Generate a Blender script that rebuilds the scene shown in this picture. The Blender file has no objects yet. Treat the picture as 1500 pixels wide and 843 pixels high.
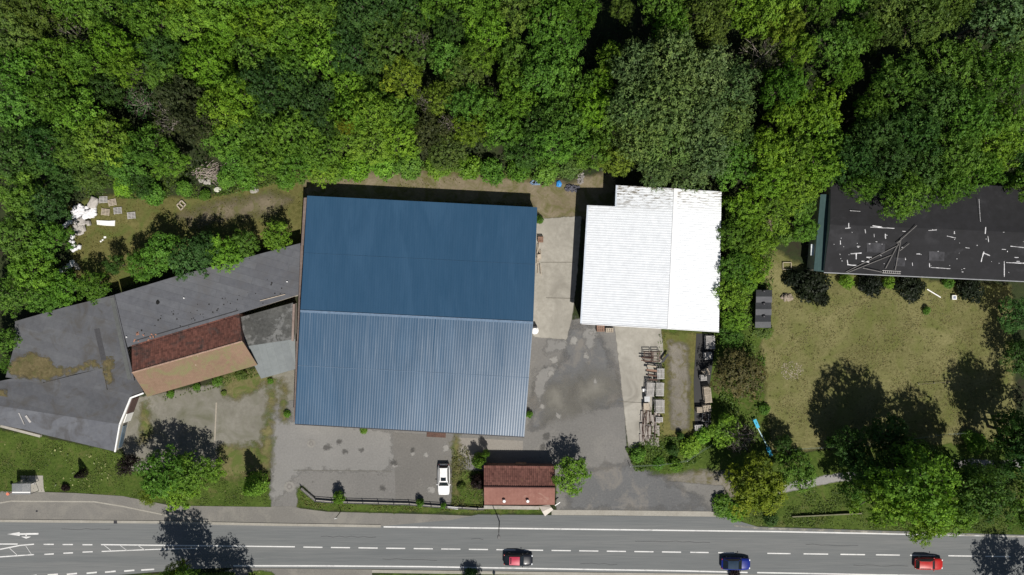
import bpy, bmesh, math, random
import numpy as np
from mathutils import Vector, Matrix, Quaternion

# ------------------------------------------------------------------ camera, sky, sun, exposure
S = bpy.context.scene
C = S.collection
CAM_H = 141.0
cam = bpy.data.objects.new('camera', bpy.data.cameras.new('camera'))
C.objects.link(cam)
cam.location = (0, 0, CAM_H)
cam.data.sensor_fit = 'HORIZONTAL'
cam.data.angle = 2 * math.atan(75.0 / CAM_H)
cam.data.clip_start = 1.0
cam.data.clip_end = 3000.0
S.camera = cam

SUN_ELEV = math.radians(56.4)
SUN_DIR = Vector((-0.356 * math.cos(SUN_ELEV), 0.934 * math.cos(SUN_ELEV), -math.sin(SUN_ELEV)))
world = bpy.data.worlds.new('World'); S.world = world
world.use_nodes = True
wn = world.node_tree
sky = wn.nodes.new('ShaderNodeTexSky')
sky.sky_type = 'NISHITA'; sky.sun_disc = False
sky.sun_elevation = SUN_ELEV; sky.sun_rotation = math.radians(159.0)
wn.links.new(sky.outputs[0], wn.nodes['Background'].inputs[0])
wn.nodes['Background'].inputs[1].default_value = 0.05
sl = bpy.data.lights.new('sun', 'SUN')
sl.energy = 5.0; sl.angle = math.radians(0.5); sl.color = (1.0, 0.95, 0.88)
sun = bpy.data.objects.new('sun', sl); C.objects.link(sun)
sun.rotation_euler = SUN_DIR.to_track_quat('-Z', 'Y').to_euler()
sun.location = (30, -80, 120)
S.view_settings.view_transform = 'Standard'; S.view_settings.look = 'None'
S.view_settings.gamma = 1.0; S.view_settings.use_curve_mapping = False
S.view_settings.exposure = 0.05

# ------------------------------------------------------------------ helpers
R = random.Random(7)

def W(px, py, h=0.0):
    """where a roof corner, crown or kerb seen in the survey photo stands, given its height in metres"""
    k = 0.1 * (1 - h / CAM_H)
    return Vector(((px - 750) * k, -(py - 421.5) * k, h))

def WL(pts, h=0.0):
    return [W(x, y, h) for x, y in pts]

ORG = {}

def tag(o, label=None, cat=None, group=None, kind=None):
    if label: o['label'] = label
    if cat: o['category'] = cat
    if group: o['group'] = group
    if kind: o['kind'] = kind
    return o

def thing(name, label, cat, loc, group=None, rotz=0.0):
    o = bpy.data.objects.new(name, None); C.objects.link(o)
    o.empty_display_size = 0.3
    o.location = loc; o.rotation_euler = (0, 0, rotz)
    ORG[o.name] = Vector(loc)
    return tag(o, label, cat, group)

class MB:
    def __init__(s):
        s.v = []; s.f = []; s.smooth = False; s.tint = None
    def quad(s, a, b, c, d):
        n = len(s.v); s.v += [tuple(a), tuple(b), tuple(c), tuple(d)]; s.f.append((n, n+1, n+2, n+3))
    def tri(s, a, b, c):
        n = len(s.v); s.v += [tuple(a), tuple(b), tuple(c)]; s.f.append((n, n+1, n+2))
    def poly(s, pts):
        n = len(s.v); s.v += [tuple(p) for p in pts]; s.f.append(tuple(range(n, n+len(pts))))
    def box(s, c, size, rz=0.0, tilt=None):
        hx, hy, hz = size[0]/2, size[1]/2, size[2]/2
        m = Matrix.Rotation(rz, 3, 'Z')
        if tilt is not None: m = m @ tilt
        n = len(s.v)
        for dx, dy, dz in ((-1,-1,-1),(1,-1,-1),(1,1,-1),(-1,1,-1),(-1,-1,1),(1,-1,1),(1,1,1),(-1,1,1)):
            p = m @ Vector((dx*hx, dy*hy, dz*hz)) + Vector(c)
            s.v.append(tuple(p))
        s.f += [(n+3,n+2,n+1,n),(n+4,n+5,n+6,n+7),(n,n+1,n+5,n+4),(n+1,n+2,n+6,n+5),(n+2,n+3,n+7,n+6),(n+3,n,n+4,n+7)]
        return s
    def beam(s, p0, p1, w, h):
        p0, p1 = Vector(p0), Vector(p1); d = p1 - p0
        q = d.to_track_quat('X', 'Z').to_matrix()
        return s.box((p0+p1)/2, (d.length, w, h), 0, q)
    def prism(s, pts, z0, z1):
        """closed vertical prism over a polygon of (x, y)"""
        pts = [(p[0], p[1]) for p in pts]
        if area2(pts) < 0: pts = pts[::-1]
        n = len(s.v); k = len(pts)
        s.v += [(x, y, z0) for x, y in pts] + [(x, y, z1) for x, y in pts]
        s.f.append(tuple(range(n+k, n+2*k))); s.f.append(tuple(range(n+k-1, n-1, -1)))
        for i in range(k):
            j = (i+1) % k; s.f.append((n+i, n+j, n+k+j, n+k+i))
        return s
    def tube(s, p0, p1, r0, r1=None, n=7, cap=True):
        r1 = r0 if r1 is None else r1
        p0, p1 = Vector(p0), Vector(p1); d = (p1-p0)
        if d.length < 1e-5: return s
        q = d.to_track_quat('Z', 'Y'); b = len(s.v)
        for p, r in ((p0, r0), (p1, r1)):
            for i in range(n):
                a = 2*math.pi*i/n
                s.v.append(tuple(p + q @ Vector((r*math.cos(a), r*math.sin(a), 0))))
        for i in range(n):
            j = (i+1) % n; s.f.append((b+i, b+j, b+n+j, b+n+i))
        if cap:
            s.f.append(tuple(range(b+n-1, b-1, -1))); s.f.append(tuple(range(b+n, b+2*n)))
        return s
    def path(s, pts, r, n=6):
        for a, b in zip(pts[:-1], pts[1:]): s.tube(a, b, r, r, n)
        return s
    def ball(s, c, rad, seg=10, ring=7, rough=0.0, rng=None):
        c = Vector(c); b = len(s.v)
        rx, ry, rz = (rad, rad, rad) if not hasattr(rad, '__len__') else rad
        s.v.append((c.x, c.y, c.z+rz))
        for i in range(1, ring):
            t = math.pi*i/ring
            for j in range(seg):
                a = 2*math.pi*j/seg; k = 1 + (rng.uniform(-rough, rough) if rng else 0)
                s.v.append((c.x+rx*k*math.sin(t)*math.cos(a), c.y+ry*k*math.sin(t)*math.sin(a), c.z+rz*k*math.cos(t)))
        s.v.append((c.x, c.y, c.z-rz)); e = len(s.v)-1
        for j in range(seg):
            k = (j+1) % seg
            s.f.append((b, b+1+j, b+1+k)); s.f.append((e, e-seg+k, e-seg+j))
            for i in range(ring-2):
                o = b+1+i*seg; s.f.append((o+j, o+seg+j, o+seg+k, o+k))
        return s
    def build(s, name, mat, parent=None, local=False):
        me = bpy.data.meshes.new(name)
        o = bpy.data.objects.new(name, me)
        org = Vector((0, 0, 0))
        if parent is not None and not local:
            org = ORG[root_of(parent).name]
        me.from_pydata([(x-org.x, y-org.y, z-org.z) for x, y, z in s.v], [], s.f)
        me.materials.append(mat)
        if s.tint is not None:
            a = me.attributes.new('tint', 'FLOAT', 'FACE'); a.data.foreach_set('value', s.tint)
        if s.smooth:
            me.polygons.foreach_set('use_smooth', [True]*len(me.polygons))
        me.update()
        C.objects.link(o)
        if parent is not None: o.parent = parent
        return o

def root_of(o):
    while o.parent: o = o.parent
    return o

def area2(p):
    return sum(p[i][0]*p[(i+1) % len(p)][1] - p[(i+1) % len(p)][0]*p[i][1] for i in range(len(p)))

def mesh_thing(o, label, cat, group=None):
    return tag(o, label, cat, group)

# ------------------------------------------------------------------ materials
def new_mat(name):
    m = bpy.data.materials.new(name); m.use_nodes = True
    return m, m.node_tree, m.node_tree.nodes['Principled BSDF']

def ramp(nt, fac, stops):
    r = nt.nodes.new('ShaderNodeValToRGB')
    e = r.color_ramp.elements
    while len(e) > 1: e.remove(e[-1])
    e[0].position = stops[0][0]; e[0].color = (*stops[0][1], 1)
    for p, c in stops[1:]:
        x = e.new(p); x.color = (*c, 1)
    nt.links.new(fac, r.inputs[0])
    return r.outputs[0]

def noise(nt, vec, scale, detail=6, rough=0.6, dist=0.0):
    n = nt.nodes.new('ShaderNodeTexNoise')
    n.inputs['Scale'].default_value = scale; n.inputs['Detail'].default_value = detail
    n.inputs['Roughness'].default_value = rough; n.inputs['Distortion'].default_value = dist
    if vec is not None: nt.links.new(vec, n.inputs['Vector'])
    return n.outputs['Fac']

def mixc(nt, fac, a, b, mode='MIX'):
    m = nt.nodes.new('ShaderNodeMix'); m.data_type = 'RGBA'; m.blend_type = mode
    for s, v in ((0, fac), (6, a), (7, b)):
        if isinstance(v, (int, float)): m.inputs[s].default_value = v
        elif isinstance(v, tuple): m.inputs[s].default_value = (*v, 1)
        else: nt.links.new(v, m.inputs[s])
    return m.outputs[2]

def math_(nt, op, a, b=None, clamp=False):
    m = nt.nodes.new('ShaderNodeMath'); m.operation = op; m.use_clamp = clamp
    for s, v in ((0, a), (1, b)):
        if v is None: continue
        if isinstance(v, (int, float)): m.inputs[s].default_value = v
        else: nt.links.new(v, m.inputs[s])
    return m.outputs[0]

def maprange(nt, v, a, b, c=0.0, d=1.0):
    m = nt.nodes.new('ShaderNodeMapRange'); m.clamp = True
    nt.links.new(v, m.inputs[0])
    for i, x in enumerate((a, b, c, d)): m.inputs[i+1].default_value = x
    return m.outputs[0]

def position(nt, rotz=0.0, scale=(1, 1, 1)):
    g = nt.nodes.new('ShaderNodeNewGeometry')
    if rotz == 0.0 and scale == (1, 1, 1): return g.outputs['Position']
    mp = nt.nodes.new('ShaderNodeMapping')
    mp.inputs['Rotation'].default_value = (0, 0, rotz); mp.inputs['Scale'].default_value = scale
    nt.links.new(g.outputs['Position'], mp.inputs[0])
    return mp.outputs[0]

def surf(name, c1, c2, fine=3.0, big=0.12, c3=None, c3w=(0.5, 0.62), rough=0.85, bump=0.3, speck=None,
         speck_w=(0.66, 0.72), speck_scale=2.5, rotz=0.0, stretch=(1, 1, 1), tint=False, spec=0.3, metal=0.0,
         edge=None, lines=None, fibre=0.0):
    """two-tone mottled ground or roof; c3 = stains of a larger shape; speck = small spots; edge = (amp, width, noise scale)"""
    m, nt, b = new_mat(name)
    p = position(nt, rotz, stretch)
    n1 = noise(nt, p, fine, 8, 0.65)
    n2 = noise(nt, p, big, 5, 0.55, 0.6)
    f = math_(nt, 'ADD', math_(nt, 'MULTIPLY', n1, 0.55), math_(nt, 'MULTIPLY', n2, 0.45))
    col = ramp(nt, f, [(0.34, c1), (0.66, c2)])
    if c3 is not None:
        n3 = noise(nt, p, big*1.7, 8, 0.62, 1.0)
        n3 = math_(nt, 'ADD', math_(nt, 'MULTIPLY', n3, 0.8), math_(nt, 'MULTIPLY', n1, 0.2))
        col = mixc(nt, maprange(nt, n3, *c3w), col, c3)
    if speck is not None:
        n4 = noise(nt, p, speck_scale, 3, 0.5)
        col = mixc(nt, maprange(nt, n4, *speck_w), col, speck)
    if lines is not None:                     # seams between felt strips, slabs: (rot, w, h, colour, mortar)
        rot, bw, bh, lc, mo = lines
        bt = nt.nodes.new('ShaderNodeTexBrick')
        nt.links.new(position(nt, rot), bt.inputs['Vector'])
        bt.inputs['Scale'].default_value = 1.0
        bt.inputs['Brick Width'].default_value = bw; bt.inputs['Row Height'].default_value = bh
        bt.inputs['Mortar Size'].default_value = mo; bt.inputs['Mortar Smooth'].default_value = 0.3
        bt.inputs['Color1'].default_value = (1, 1, 1, 1); bt.inputs['Color2'].default_value = (0.86, 0.86, 0.88, 1)
        bt.inputs['Mortar'].default_value = (*lc, 1)
        col = mixc(nt, 1.0, col, bt.outputs['Color'], 'MULTIPLY')
    if tint:
        at = nt.nodes.new('ShaderNodeAttribute'); at.attribute_name = 'tint'
        cr = nt.nodes.new('ShaderNodeCombineColor')
        for i in range(3): nt.links.new(at.outputs['Fac'], cr.inputs[i])
        col = mixc(nt, 1.0, col, cr.outputs[0], 'MULTIPLY')
    nt.links.new(col, b.inputs['Base Color'])
    b.inputs['Roughness'].default_value = rough
    b.inputs['Specular IOR Level'].default_value = spec
    b.inputs['Metallic'].default_value = metal
    if bump:
        bp = nt.nodes.new('ShaderNodeBump'); bp.inputs['Strength'].default_value = bump
        bp.inputs['Distance'].default_value = 0.08
        h = n1
        if fibre:
            h = math_(nt, 'ADD', n1, math_(nt, 'MULTIPLY', noise(nt, p, 9.0, 3, 0.7), fibre))
        nt.links.new(h, bp.inputs['Height']); nt.links.new(bp.outputs[0], b.inputs['Normal'])
    if edge is not None:
        amp, width, sc = edge
        at = nt.nodes.new('ShaderNodeAttribute'); at.attribute_name = 'edge'
        en = noise(nt, position(nt), sc, 6, 0.65)
        d = math_(nt, 'ADD', at.outputs['Fac'], math_(nt, 'MULTIPLY', math_(nt, 'SUBTRACT', en, 0.5), amp))
        al = maprange(nt, d, -width/2, width/2)
        nt.links.new(al, b.inputs['Alpha'])
    return m

def plain(name, col, rough=0.6, metal=0.0, var=0.12, scale=3.0, spec=0.4, coat=0.0):
    m, nt, b = new_mat(name)
    lo = tuple(c*(1-var) for c in col); hi = tuple(min(1, c*(1+var)) for c in col)
    n = noise(nt, position(nt), scale, 5, 0.6)
    nt.links.new(ramp(nt, n, [(0.35, lo), (0.65, hi)]), b.inputs['Base Color'])
    b.inputs['Roughness'].default_value = rough; b.inputs['Metallic'].default_value = metal
    b.inputs['Specular IOR Level'].default_value = spec; b.inputs['Coat Weight'].default_value = coat
    b.inputs['Coat Roughness'].default_value = 0.08
    return m

def glass_mat(name, col, alpha=0.35, rough=0.08):
    m, nt, b = new_mat(name)
    b.inputs['Base Color'].default_value = (*col, 1); b.inputs['Roughness'].default_value = rough
    b.inputs['Alpha'].default_value = alpha
    return m

def leaf_mat(name):
    """colour comes from the object; each leaf cluster has its own tint"""
    m, nt, b = new_mat(name)
    oi = nt.nodes.new('ShaderNodeObjectInfo')
    at = nt.nodes.new('ShaderNodeAttribute'); at.attribute_name = 'tint'
    cr = nt.nodes.new('ShaderNodeCombineColor')
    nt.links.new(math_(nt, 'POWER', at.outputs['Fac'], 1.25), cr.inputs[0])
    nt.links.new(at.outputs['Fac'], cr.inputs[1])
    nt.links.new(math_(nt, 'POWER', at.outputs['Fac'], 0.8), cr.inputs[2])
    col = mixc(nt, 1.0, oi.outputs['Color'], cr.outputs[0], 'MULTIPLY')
    nt.links.new(col, b.inputs['Base Color'])
    b.inputs['Roughness'].default_value = 0.55; b.inputs['Specular IOR Level'].default_value = 0.22
    tr = nt.nodes.new('ShaderNodeBsdfTranslucent')
    nt.links.new(mixc(nt, 1.0, col, (1.3, 1.25, 0.5), 'MULTIPLY'), tr.inputs[0])
    mx = nt.nodes.new('ShaderNodeMixShader'); mx.inputs[0].default_value = 0.30
    nt.links.new(b.outputs[0], mx.inputs[1]); nt.links.new(tr.outputs[0], mx.inputs[2])
    nt.links.new(mx.outputs[0], nt.nodes['Material Output'].inputs[0])
    return m

LEAF = leaf_mat('leaf')
BARK = surf('bark', (0.05, 0.04, 0.03), (0.13, 0.11, 0.09), 6, 1.0, rough=0.95)
DEADWOOD = surf('dead_wood', (0.20, 0.17, 0.145), (0.40, 0.36, 0.32), 6, 1.0, rough=0.95)
WOODGREY = surf('weathered_wood', (0.25, 0.24, 0.23), (0.50, 0.485, 0.465), 4, 0.8, rough=0.9)
WOODPALE = surf('pale_wood', (0.30, 0.25, 0.19), (0.48, 0.42, 0.34), 4, 0.8, rough=0.9)
WOODRED = surf('reddish_wood', (0.16, 0.09, 0.06), (0.30, 0.19, 0.14), 4, 0.8, rough=0.9)
RUST = surf('rusty_steel', (0.05, 0.03, 0.025), (0.14, 0.08, 0.06), 5, 0.8, rough=0.85)
DARKSTEEL = plain('dark_steel', (0.035, 0.035, 0.04), 0.5, 0.3)
STEEL = plain('galvanised_steel', (0.32, 0.33, 0.34), 0.45, 0.6)
WHITEPAINT = plain('white_paint', (0.78, 0.78, 0.76), 0.55, 0, 0.05)
CONCRETE = surf('concrete_block', (0.26, 0.245, 0.215), (0.40, 0.38, 0.34), 3, 0.4, rough=0.9)
BRICKWALL = surf('brick_wall', (0.16, 0.085, 0.065), (0.27, 0.16, 0.13), 3, 0.3, rough=0.9, lines=(0, 0.5, 0.16, (0.7, 0.7, 0.7), 0.02))
RENDERWALL = surf('rendered_wall', (0.38, 0.35, 0.30), (0.52, 0.49, 0.43), 2, 0.3, rough=0.9)
DARKGLASS = plain('dark_glass', (0.012, 0.016, 0.02), 0.08, 0, 0.1, spec=0.6)
TYRE = plain('tyre_rubber', (0.012, 0.012, 0.012), 0.85)

# ------------------------------------------------------------------ sheets of ground
def signed_dist(P, poly):
    d = np.full(len(P), 1e9); inside = np.zeros(len(P), bool)
    n = len(poly)
    for i in range(n):
        a = np.array(poly[i][:2]); b = np.array(poly[(i+1) % n][:2]); ab = b-a
        t = np.clip(((P-a) @ ab)/max(ab @ ab, 1e-9), 0, 1)
        d = np.minimum(d, np.linalg.norm(P-(a+t[:, None]*ab), axis=1))
        with np.errstate(divide='ignore', invalid='ignore'):
            c = ((a[1] > P[:, 1]) != (b[1] > P[:, 1])) & (P[:, 0] < (b[0]-a[0])*(P[:, 1]-a[1])/(b[1]-a[1]) + a[0])
        inside ^= c
    return np.where(inside, d, -d)

LEVEL = {'n': 0}
def soft_sheet(name, pts, mat, level, res=0.5, pad=1.6):
    """ground patch with a ragged border: a grid that stores its distance to the outline"""
    poly = [W(*p) for p in pts]
    xs = [p.x for p in poly]; ys = [p.y for p in poly]
    X = np.arange(min(xs)-pad, max(xs)+pad+res, res); Y = np.arange(min(ys)-pad, max(ys)+pad+res, res)
    gx, gy = np.meshgrid(X, Y); P = np.stack([gx.ravel(), gy.ravel()], 1)
    d = signed_dist(P, [(p.x, p.y) for p in poly])
    nx, ny = len(X), len(Y); idx = np.arange(nx*ny).reshape(ny, nx)
    F = np.stack([idx[:-1, :-1], idx[:-1, 1:], idx[1:, 1:], idx[1:, :-1]], -1).reshape(-1, 4)
    F = F[(d[F].max(1) > -pad)]
    used = np.unique(F); mp = np.full(nx*ny, -1); mp[used] = np.arange(len(used))
    z = 0.004*level
    me = bpy.data.meshes.new(name)
    me.from_pydata([(x, y, z) for x, y in P[used]], [], mp[F].tolist())
    a = me.attributes.new('edge', 'FLOAT', 'POINT'); a.data.foreach_set('value', d[used].astype(np.float32))
    me.materials.append(mat)
    o = bpy.data.objects.new(name, me); C.objects.link(o); o['kind'] = 'structure'
    return o

def hard_sheet(name, pts, mat, level):
    mb = MB(); p = WL(pts)
    if area2(p) < 0: p = p[::-1]
    mb.poly([(q.x, q.y, 0.004*level) for q in p])
    o = mb.build(name, mat); o['kind'] = 'structure'
    a = o.data.attributes.new('edge', 'FLOAT', 'POINT'); a.data.foreach_set('value', [10.0]*len(p))
    return o

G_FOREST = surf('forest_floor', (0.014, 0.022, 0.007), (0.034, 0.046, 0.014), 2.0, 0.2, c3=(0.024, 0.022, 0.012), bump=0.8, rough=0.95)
ED = (2.2, 0.7, 0.45)
G_GRASS = surf('green_grass', (0.034, 0.060, 0.010), (0.090, 0.130, 0.026), 2.4, 0.25, c3=(0.10, 0.105, 0.035), c3w=(0.52, 0.66),
               speck=(0.23, 0.23, 0.10), speck_w=(0.70, 0.74), speck_scale=2.2, bump=1.0, rough=0.95, spec=0.1, edge=(1.4, 0.35, 0.8), fibre=1.0)
G_DRY = surf('dry_grass', (0.070, 0.070, 0.020), (0.172, 0.158, 0.060), 2.2, 0.18, c3=(0.088, 0.114, 0.028), c3w=(0.48, 0.66),
             bump=1.0, rough=0.95, spec=0.1, edge=ED, fibre=1.0)
G_FIELD = surf('parched_lawn', (0.086, 0.086, 0.029), (0.222, 0.208, 0.094), 2.6, 0.14, c3=(0.112, 0.126, 0.036), c3w=(0.46, 0.66),
               speck=(0.065, 0.066, 0.022), speck_w=(0.60, 0.70), speck_scale=1.6, bump=1.0, rough=0.95, spec=0.1, edge=ED, fibre=1.0)
G_DIRT = surf('bare_earth', (0.135, 0.110, 0.066), (0.225, 0.190, 0.130), 3.0, 0.3, c3=(0.110, 0.105, 0.040), c3w=(0.46, 0.60), bump=0.8, rough=0.95, edge=(2.0, 0.9, 0.6))
G_WORN = surf('worn_turf', (0.105, 0.088, 0.055), (0.185, 0.155, 0.105), 2.5, 0.3, c3=(0.10, 0.10, 0.035), c3w=(0.46, 0.6), bump=0.8, rough=0.95, edge=(3.0, 1.8, 0.6))
G_WEEDY = surf('weedy_ground', (0.085, 0.080, 0.028), (0.185, 0.165, 0.075), 2.4, 0.3, c3=(0.085, 0.11, 0.026), c3w=(0.46, 0.58), bump=1.0, rough=0.95, edge=(3.4, 1.2, 0.7))
G_GRAVEL = surf('gravel_strip', (0.115, 0.105, 0.085), (0.24, 0.22, 0.185), 7.0, 0.4, c3=(0.11, 0.10, 0.045), bump=1.0, rough=0.95, edge=(1.6, 0.8, 0.7))
G_YARD = surf('yard_asphalt', (0.122, 0.119, 0.112), (0.185, 0.179, 0.168), 4.0, 0.10, c3=(0.205, 0.197, 0.18), c3w=(0.53, 0.72),
              speck=(0.10, 0.096, 0.088), speck_w=(0.66, 0.74), speck_scale=0.9, bump=0.35, edge=(0.5, 0.2, 0.9))
G_YARDDARK = surf('dark_asphalt', (0.094, 0.096, 0.098), (0.142, 0.143, 0.142), 4.0, 0.15, c3=(0.17, 0.16, 0.145), bump=0.35, edge=(4.5, 1.4, 0.45))
G_YARDPALE = surf('worn_asphalt', (0.165, 0.162, 0.154), (0.225, 0.22, 0.208), 4.0, 0.2, bump=0.35, edge=(3.0, 0.6, 0.7))
G_BROWNPATCH = surf('stained_asphalt', (0.135, 0.130, 0.112), (0.19, 0.182, 0.16), 3.0, 0.3, bump=0.35, edge=(5.0, 3.4, 0.35))
G_CONC = surf('old_concrete', (0.235, 0.222, 0.190), (0.365, 0.348, 0.305), 1.6, 0.14, c3=(0.225, 0.212, 0.182), c3w=(0.50, 0.66), bump=0.25, edge=(0.5, 0.15, 0.8))
G_CONCLEFT = surf('mossy_concrete', (0.132, 0.125, 0.100), (0.212, 0.204, 0.174), 1.6, 0.18, c3=(0.115, 0.115, 0.078), c3w=(0.48, 0.68), bump=0.35,
                  edge=(0.8, 0.3, 0.8))
G_ROAD = surf('road_asphalt', (0.108, 0.116, 0.118), (0.150, 0.157, 0.157), 5.0, 0.16, c3=(0.166, 0.169, 0.166), c3w=(0.50, 0.66),
              stretch=(0.035, 1, 1), rotz=0.014, bump=0.2, rough=0.8)
G_PAVE = surf('pavement_asphalt', (0.138, 0.132, 0.120), (0.185, 0.177, 0.161), 5.0, 0.12, c3=(0.20, 0.19, 0.168), bump=0.25)
G_KERB = surf('kerb_stone', (0.25, 0.235, 0.20), (0.34, 0.325, 0.285), 4.0, 0.5, bump=0.3)
G_PATH = surf('path_asphalt', (0.20, 0.195, 0.19), (0.28, 0.27, 0.26), 4.0, 0.3, bump=0.3, edge=(0.5, 0.2, 0.9))
PAINT = surf('road_paint', (0.50, 0.50, 0.49), (0.70, 0.70, 0.68), 4.0, 0.4, c3=(0.30, 0.30, 0.30), c3w=(0.54, 0.70), bump=0.1)

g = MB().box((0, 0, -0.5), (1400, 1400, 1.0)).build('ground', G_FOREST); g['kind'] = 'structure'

# grass and earth
soft_sheet('lawn', [(-200, 690), (-200, 600), (60, 640), (170, 662), (230, 690), (330, 690), (395, 690), (395, 742), (280, 742), (110, 722), (60, 720), (-200, 726)], G_GRASS, 1)
soft_sheet('lawn', [(330, 545), (440, 535), (440, 745), (330, 745)], G_GRASS, 1.6)
soft_sheet('grass_clearing', [(100, 300), (170, 284), (300, 290), (380, 268), (450, 246), (640, 240), (800, 262), (800, 330), (440, 380), (330, 350), (180, 425), (110, 405)], G_DRY, 1)
soft_sheet('earth_strip', [(440, 262), (520, 250), (640, 252), (780, 266), (835, 268), (900, 250), (905, 320), (790, 322), (780, 300), (640, 300), (450, 292)], G_DIRT, 2.5)
soft_sheet('worn_track', [(262, 318), (330, 296), (400, 284), (425, 292), (400, 312), (330, 322), (280, 332)], G_WORN, 3)
soft_sheet('grass_bank', [(965, 480), (1140, 480), (1150, 690), (1060, 720), (930, 690), (915, 650), (960, 640)], G_GRASS, 1)
soft_sheet('grass_field', [(1120, 360), (1200, 400), (1480, 420), (1490, 660), (1130, 660), (1115, 520)], G_FIELD, 1.6)
soft_sheet('grass_verge', [(1050, 735), (1110, 690), (1200, 660), (1640, 640), (1640, 790), (1100, 771), (1035, 745)], G_GRASS, 2.2)
soft_sheet('garden_path', [(1130, 712), (1225, 694), (1290, 690), (1420, 672), (1460, 676), (1640, 660), (1640, 670), (1465, 687), (1420, 683), (1290, 701), (1225, 706), (1135, 725)], G_PATH, 3)
soft_sheet('grass_bank', [(968, 486), (1026, 488), (1020, 640), (962, 645)], G_DRY, 2.2)
soft_sheet('gravel_strip', [(980, 500), (1006, 505), (1010, 560), (1008, 630), (984, 628), (980, 560)], G_GRAVEL, 2.9)
soft_sheet('earth_patch', [(1020, 690), (1070, 690), (1085, 730), (1040, 752), (985, 748), (960, 700)], G_GRAVEL, 3)

# yard
soft_sheet('yard', [(396, 596), (435, 585), (440, 610), (768, 628), (776, 480), (860, 465), (910, 478), (915, 600), (918, 660), (930, 690), (975, 705), (1060, 712), (1062, 735),
                    (1040, 752), (815, 752), (815, 700), (700, 690), (680, 742), (470, 738), (440, 712), (430, 768), (398, 768)], G_YARD, 4)
soft_sheet('concrete_yard', [(198, 583), (300, 565), (396, 545), (436, 540), (436, 590), (398, 600), (398, 690), (320, 690), (190, 690), (178, 650)], G_CONCLEFT, 3)
soft_sheet('yard_patch', [(398, 612), (575, 632), (574, 690), (440, 690), (398, 740)], G_YARDPALE, 5)
soft_sheet('weedy_patch', [(322, 552), (392, 540), (398, 556), (350, 585), (330, 580)], G_WEEDY, 3.6)
soft_sheet('weedy_patch', [(394, 556), (404, 556), (400, 610), (396, 690), (388, 692), (378, 660), (392, 620)], G_WEEDY, 6)
soft_sheet('weedy_patch', [(318, 655), (395, 650), (395, 700), (320, 700)], G_WEEDY, 4.5)
soft_sheet('weedy_patch', [(205, 596), (216, 590), (222, 640), (206, 650)], G_WEEDY, 5)
soft_sheet('weedy_patch', [(412, 560), (418, 560), (420, 618), (412, 618)], G_WEEDY, 6.5)
soft_sheet('weedy_patch', [(664, 640), (671, 640), (672, 700), (664, 740)], G_WEEDY, 12)
hard_sheet('yard_slab', [(576, 634), (667, 639), (667, 744), (580, 740)], surf('yard_slab', (0.110, 0.106, 0.098), (0.165, 0.158, 0.146), 4.0, 0.12, c3=(0.20, 0.19, 0.17), c3w=(0.60, 0.68), bump=0.3), 6)
soft_sheet('yard_patch', [(832, 470), (858, 476), (880, 500), (905, 540), (910, 590), (870, 600), (850, 560), (825, 590), (800, 622), (778, 630), (782, 560), (822, 530)], G_YARDDARK, 5)
soft_sheet('yard_patch', [(845, 690), (920, 680), (1000, 715), (1040, 748), (830, 748)], G_YARDDARK, 5)
soft_sheet('yard_patch', [(848, 555), (880, 545), (900, 570), (880, 590), (840, 590)], G_BROWNPATCH, 6.5)
soft_sheet('yard_patch', [(790, 570), (830, 560), (835, 600), (800, 610)], G_BROWNPATCH, 7)
soft_sheet('yard_patch', [(803, 497), (832, 500), (828, 515), (800, 518)], G_YARDPALE, 8)
soft_sheet('yard_patch', [(853, 478), (876, 482), (872, 505), (858, 520)], G_YARDPALE, 8)
soft_sheet('yard_patch', [(782, 545), (815, 535), (806, 560), (788, 590)], G_YARDPALE, 7.5)
hard_sheet('yard_slab', [(668, 641), (766, 646), (766, 662), (700, 660), (668, 680)], surf('yard_strip', (0.19, 0.175, 0.155), (0.26, 0.245, 0.22), 4, 0.2, bump=0.3), 6)
soft_sheet('concrete_lane', [(775, 322), (852, 317), (846, 400), (838, 466), (830, 498), (781, 494), (770, 400)], G_CONC, 9)
soft_sheet('concrete_lane', [(899, 470), (968, 480), (972, 520), (966, 560), (938, 655), (921, 664), (914, 600), (905, 520)], G_CONC, 9)
for a, b in (((792, 384), (842, 384)), ((906, 588), (950, 590)), ((800, 436), (840, 437))):
    hard_sheet('slab_joint', [a, b, (b[0], b[1]+0.9), (a[0], a[1]+0.9)], plain('joint_tar', (0.12, 0.11, 0.09), 0.9), 10)
hard_sheet('yard_joint', [(667.5, 640), (669, 640), (669, 700), (667.5, 742)], plain('joint_weed', (0.10, 0.10, 0.05), 0.9), 7)
hard_sheet('yard_joint', [(316, 590), (318, 590), (315, 660), (313, 660)], plain('joint_sand', (0.30, 0.27, 0.22), 0.9), 7)
hard_sheet('yard_joint', [(430, 688.6), (574, 690), (574, 691), (430, 689.6)], plain('joint_dark', (0.12, 0.115, 0.10), 0.9), 7)

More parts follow.
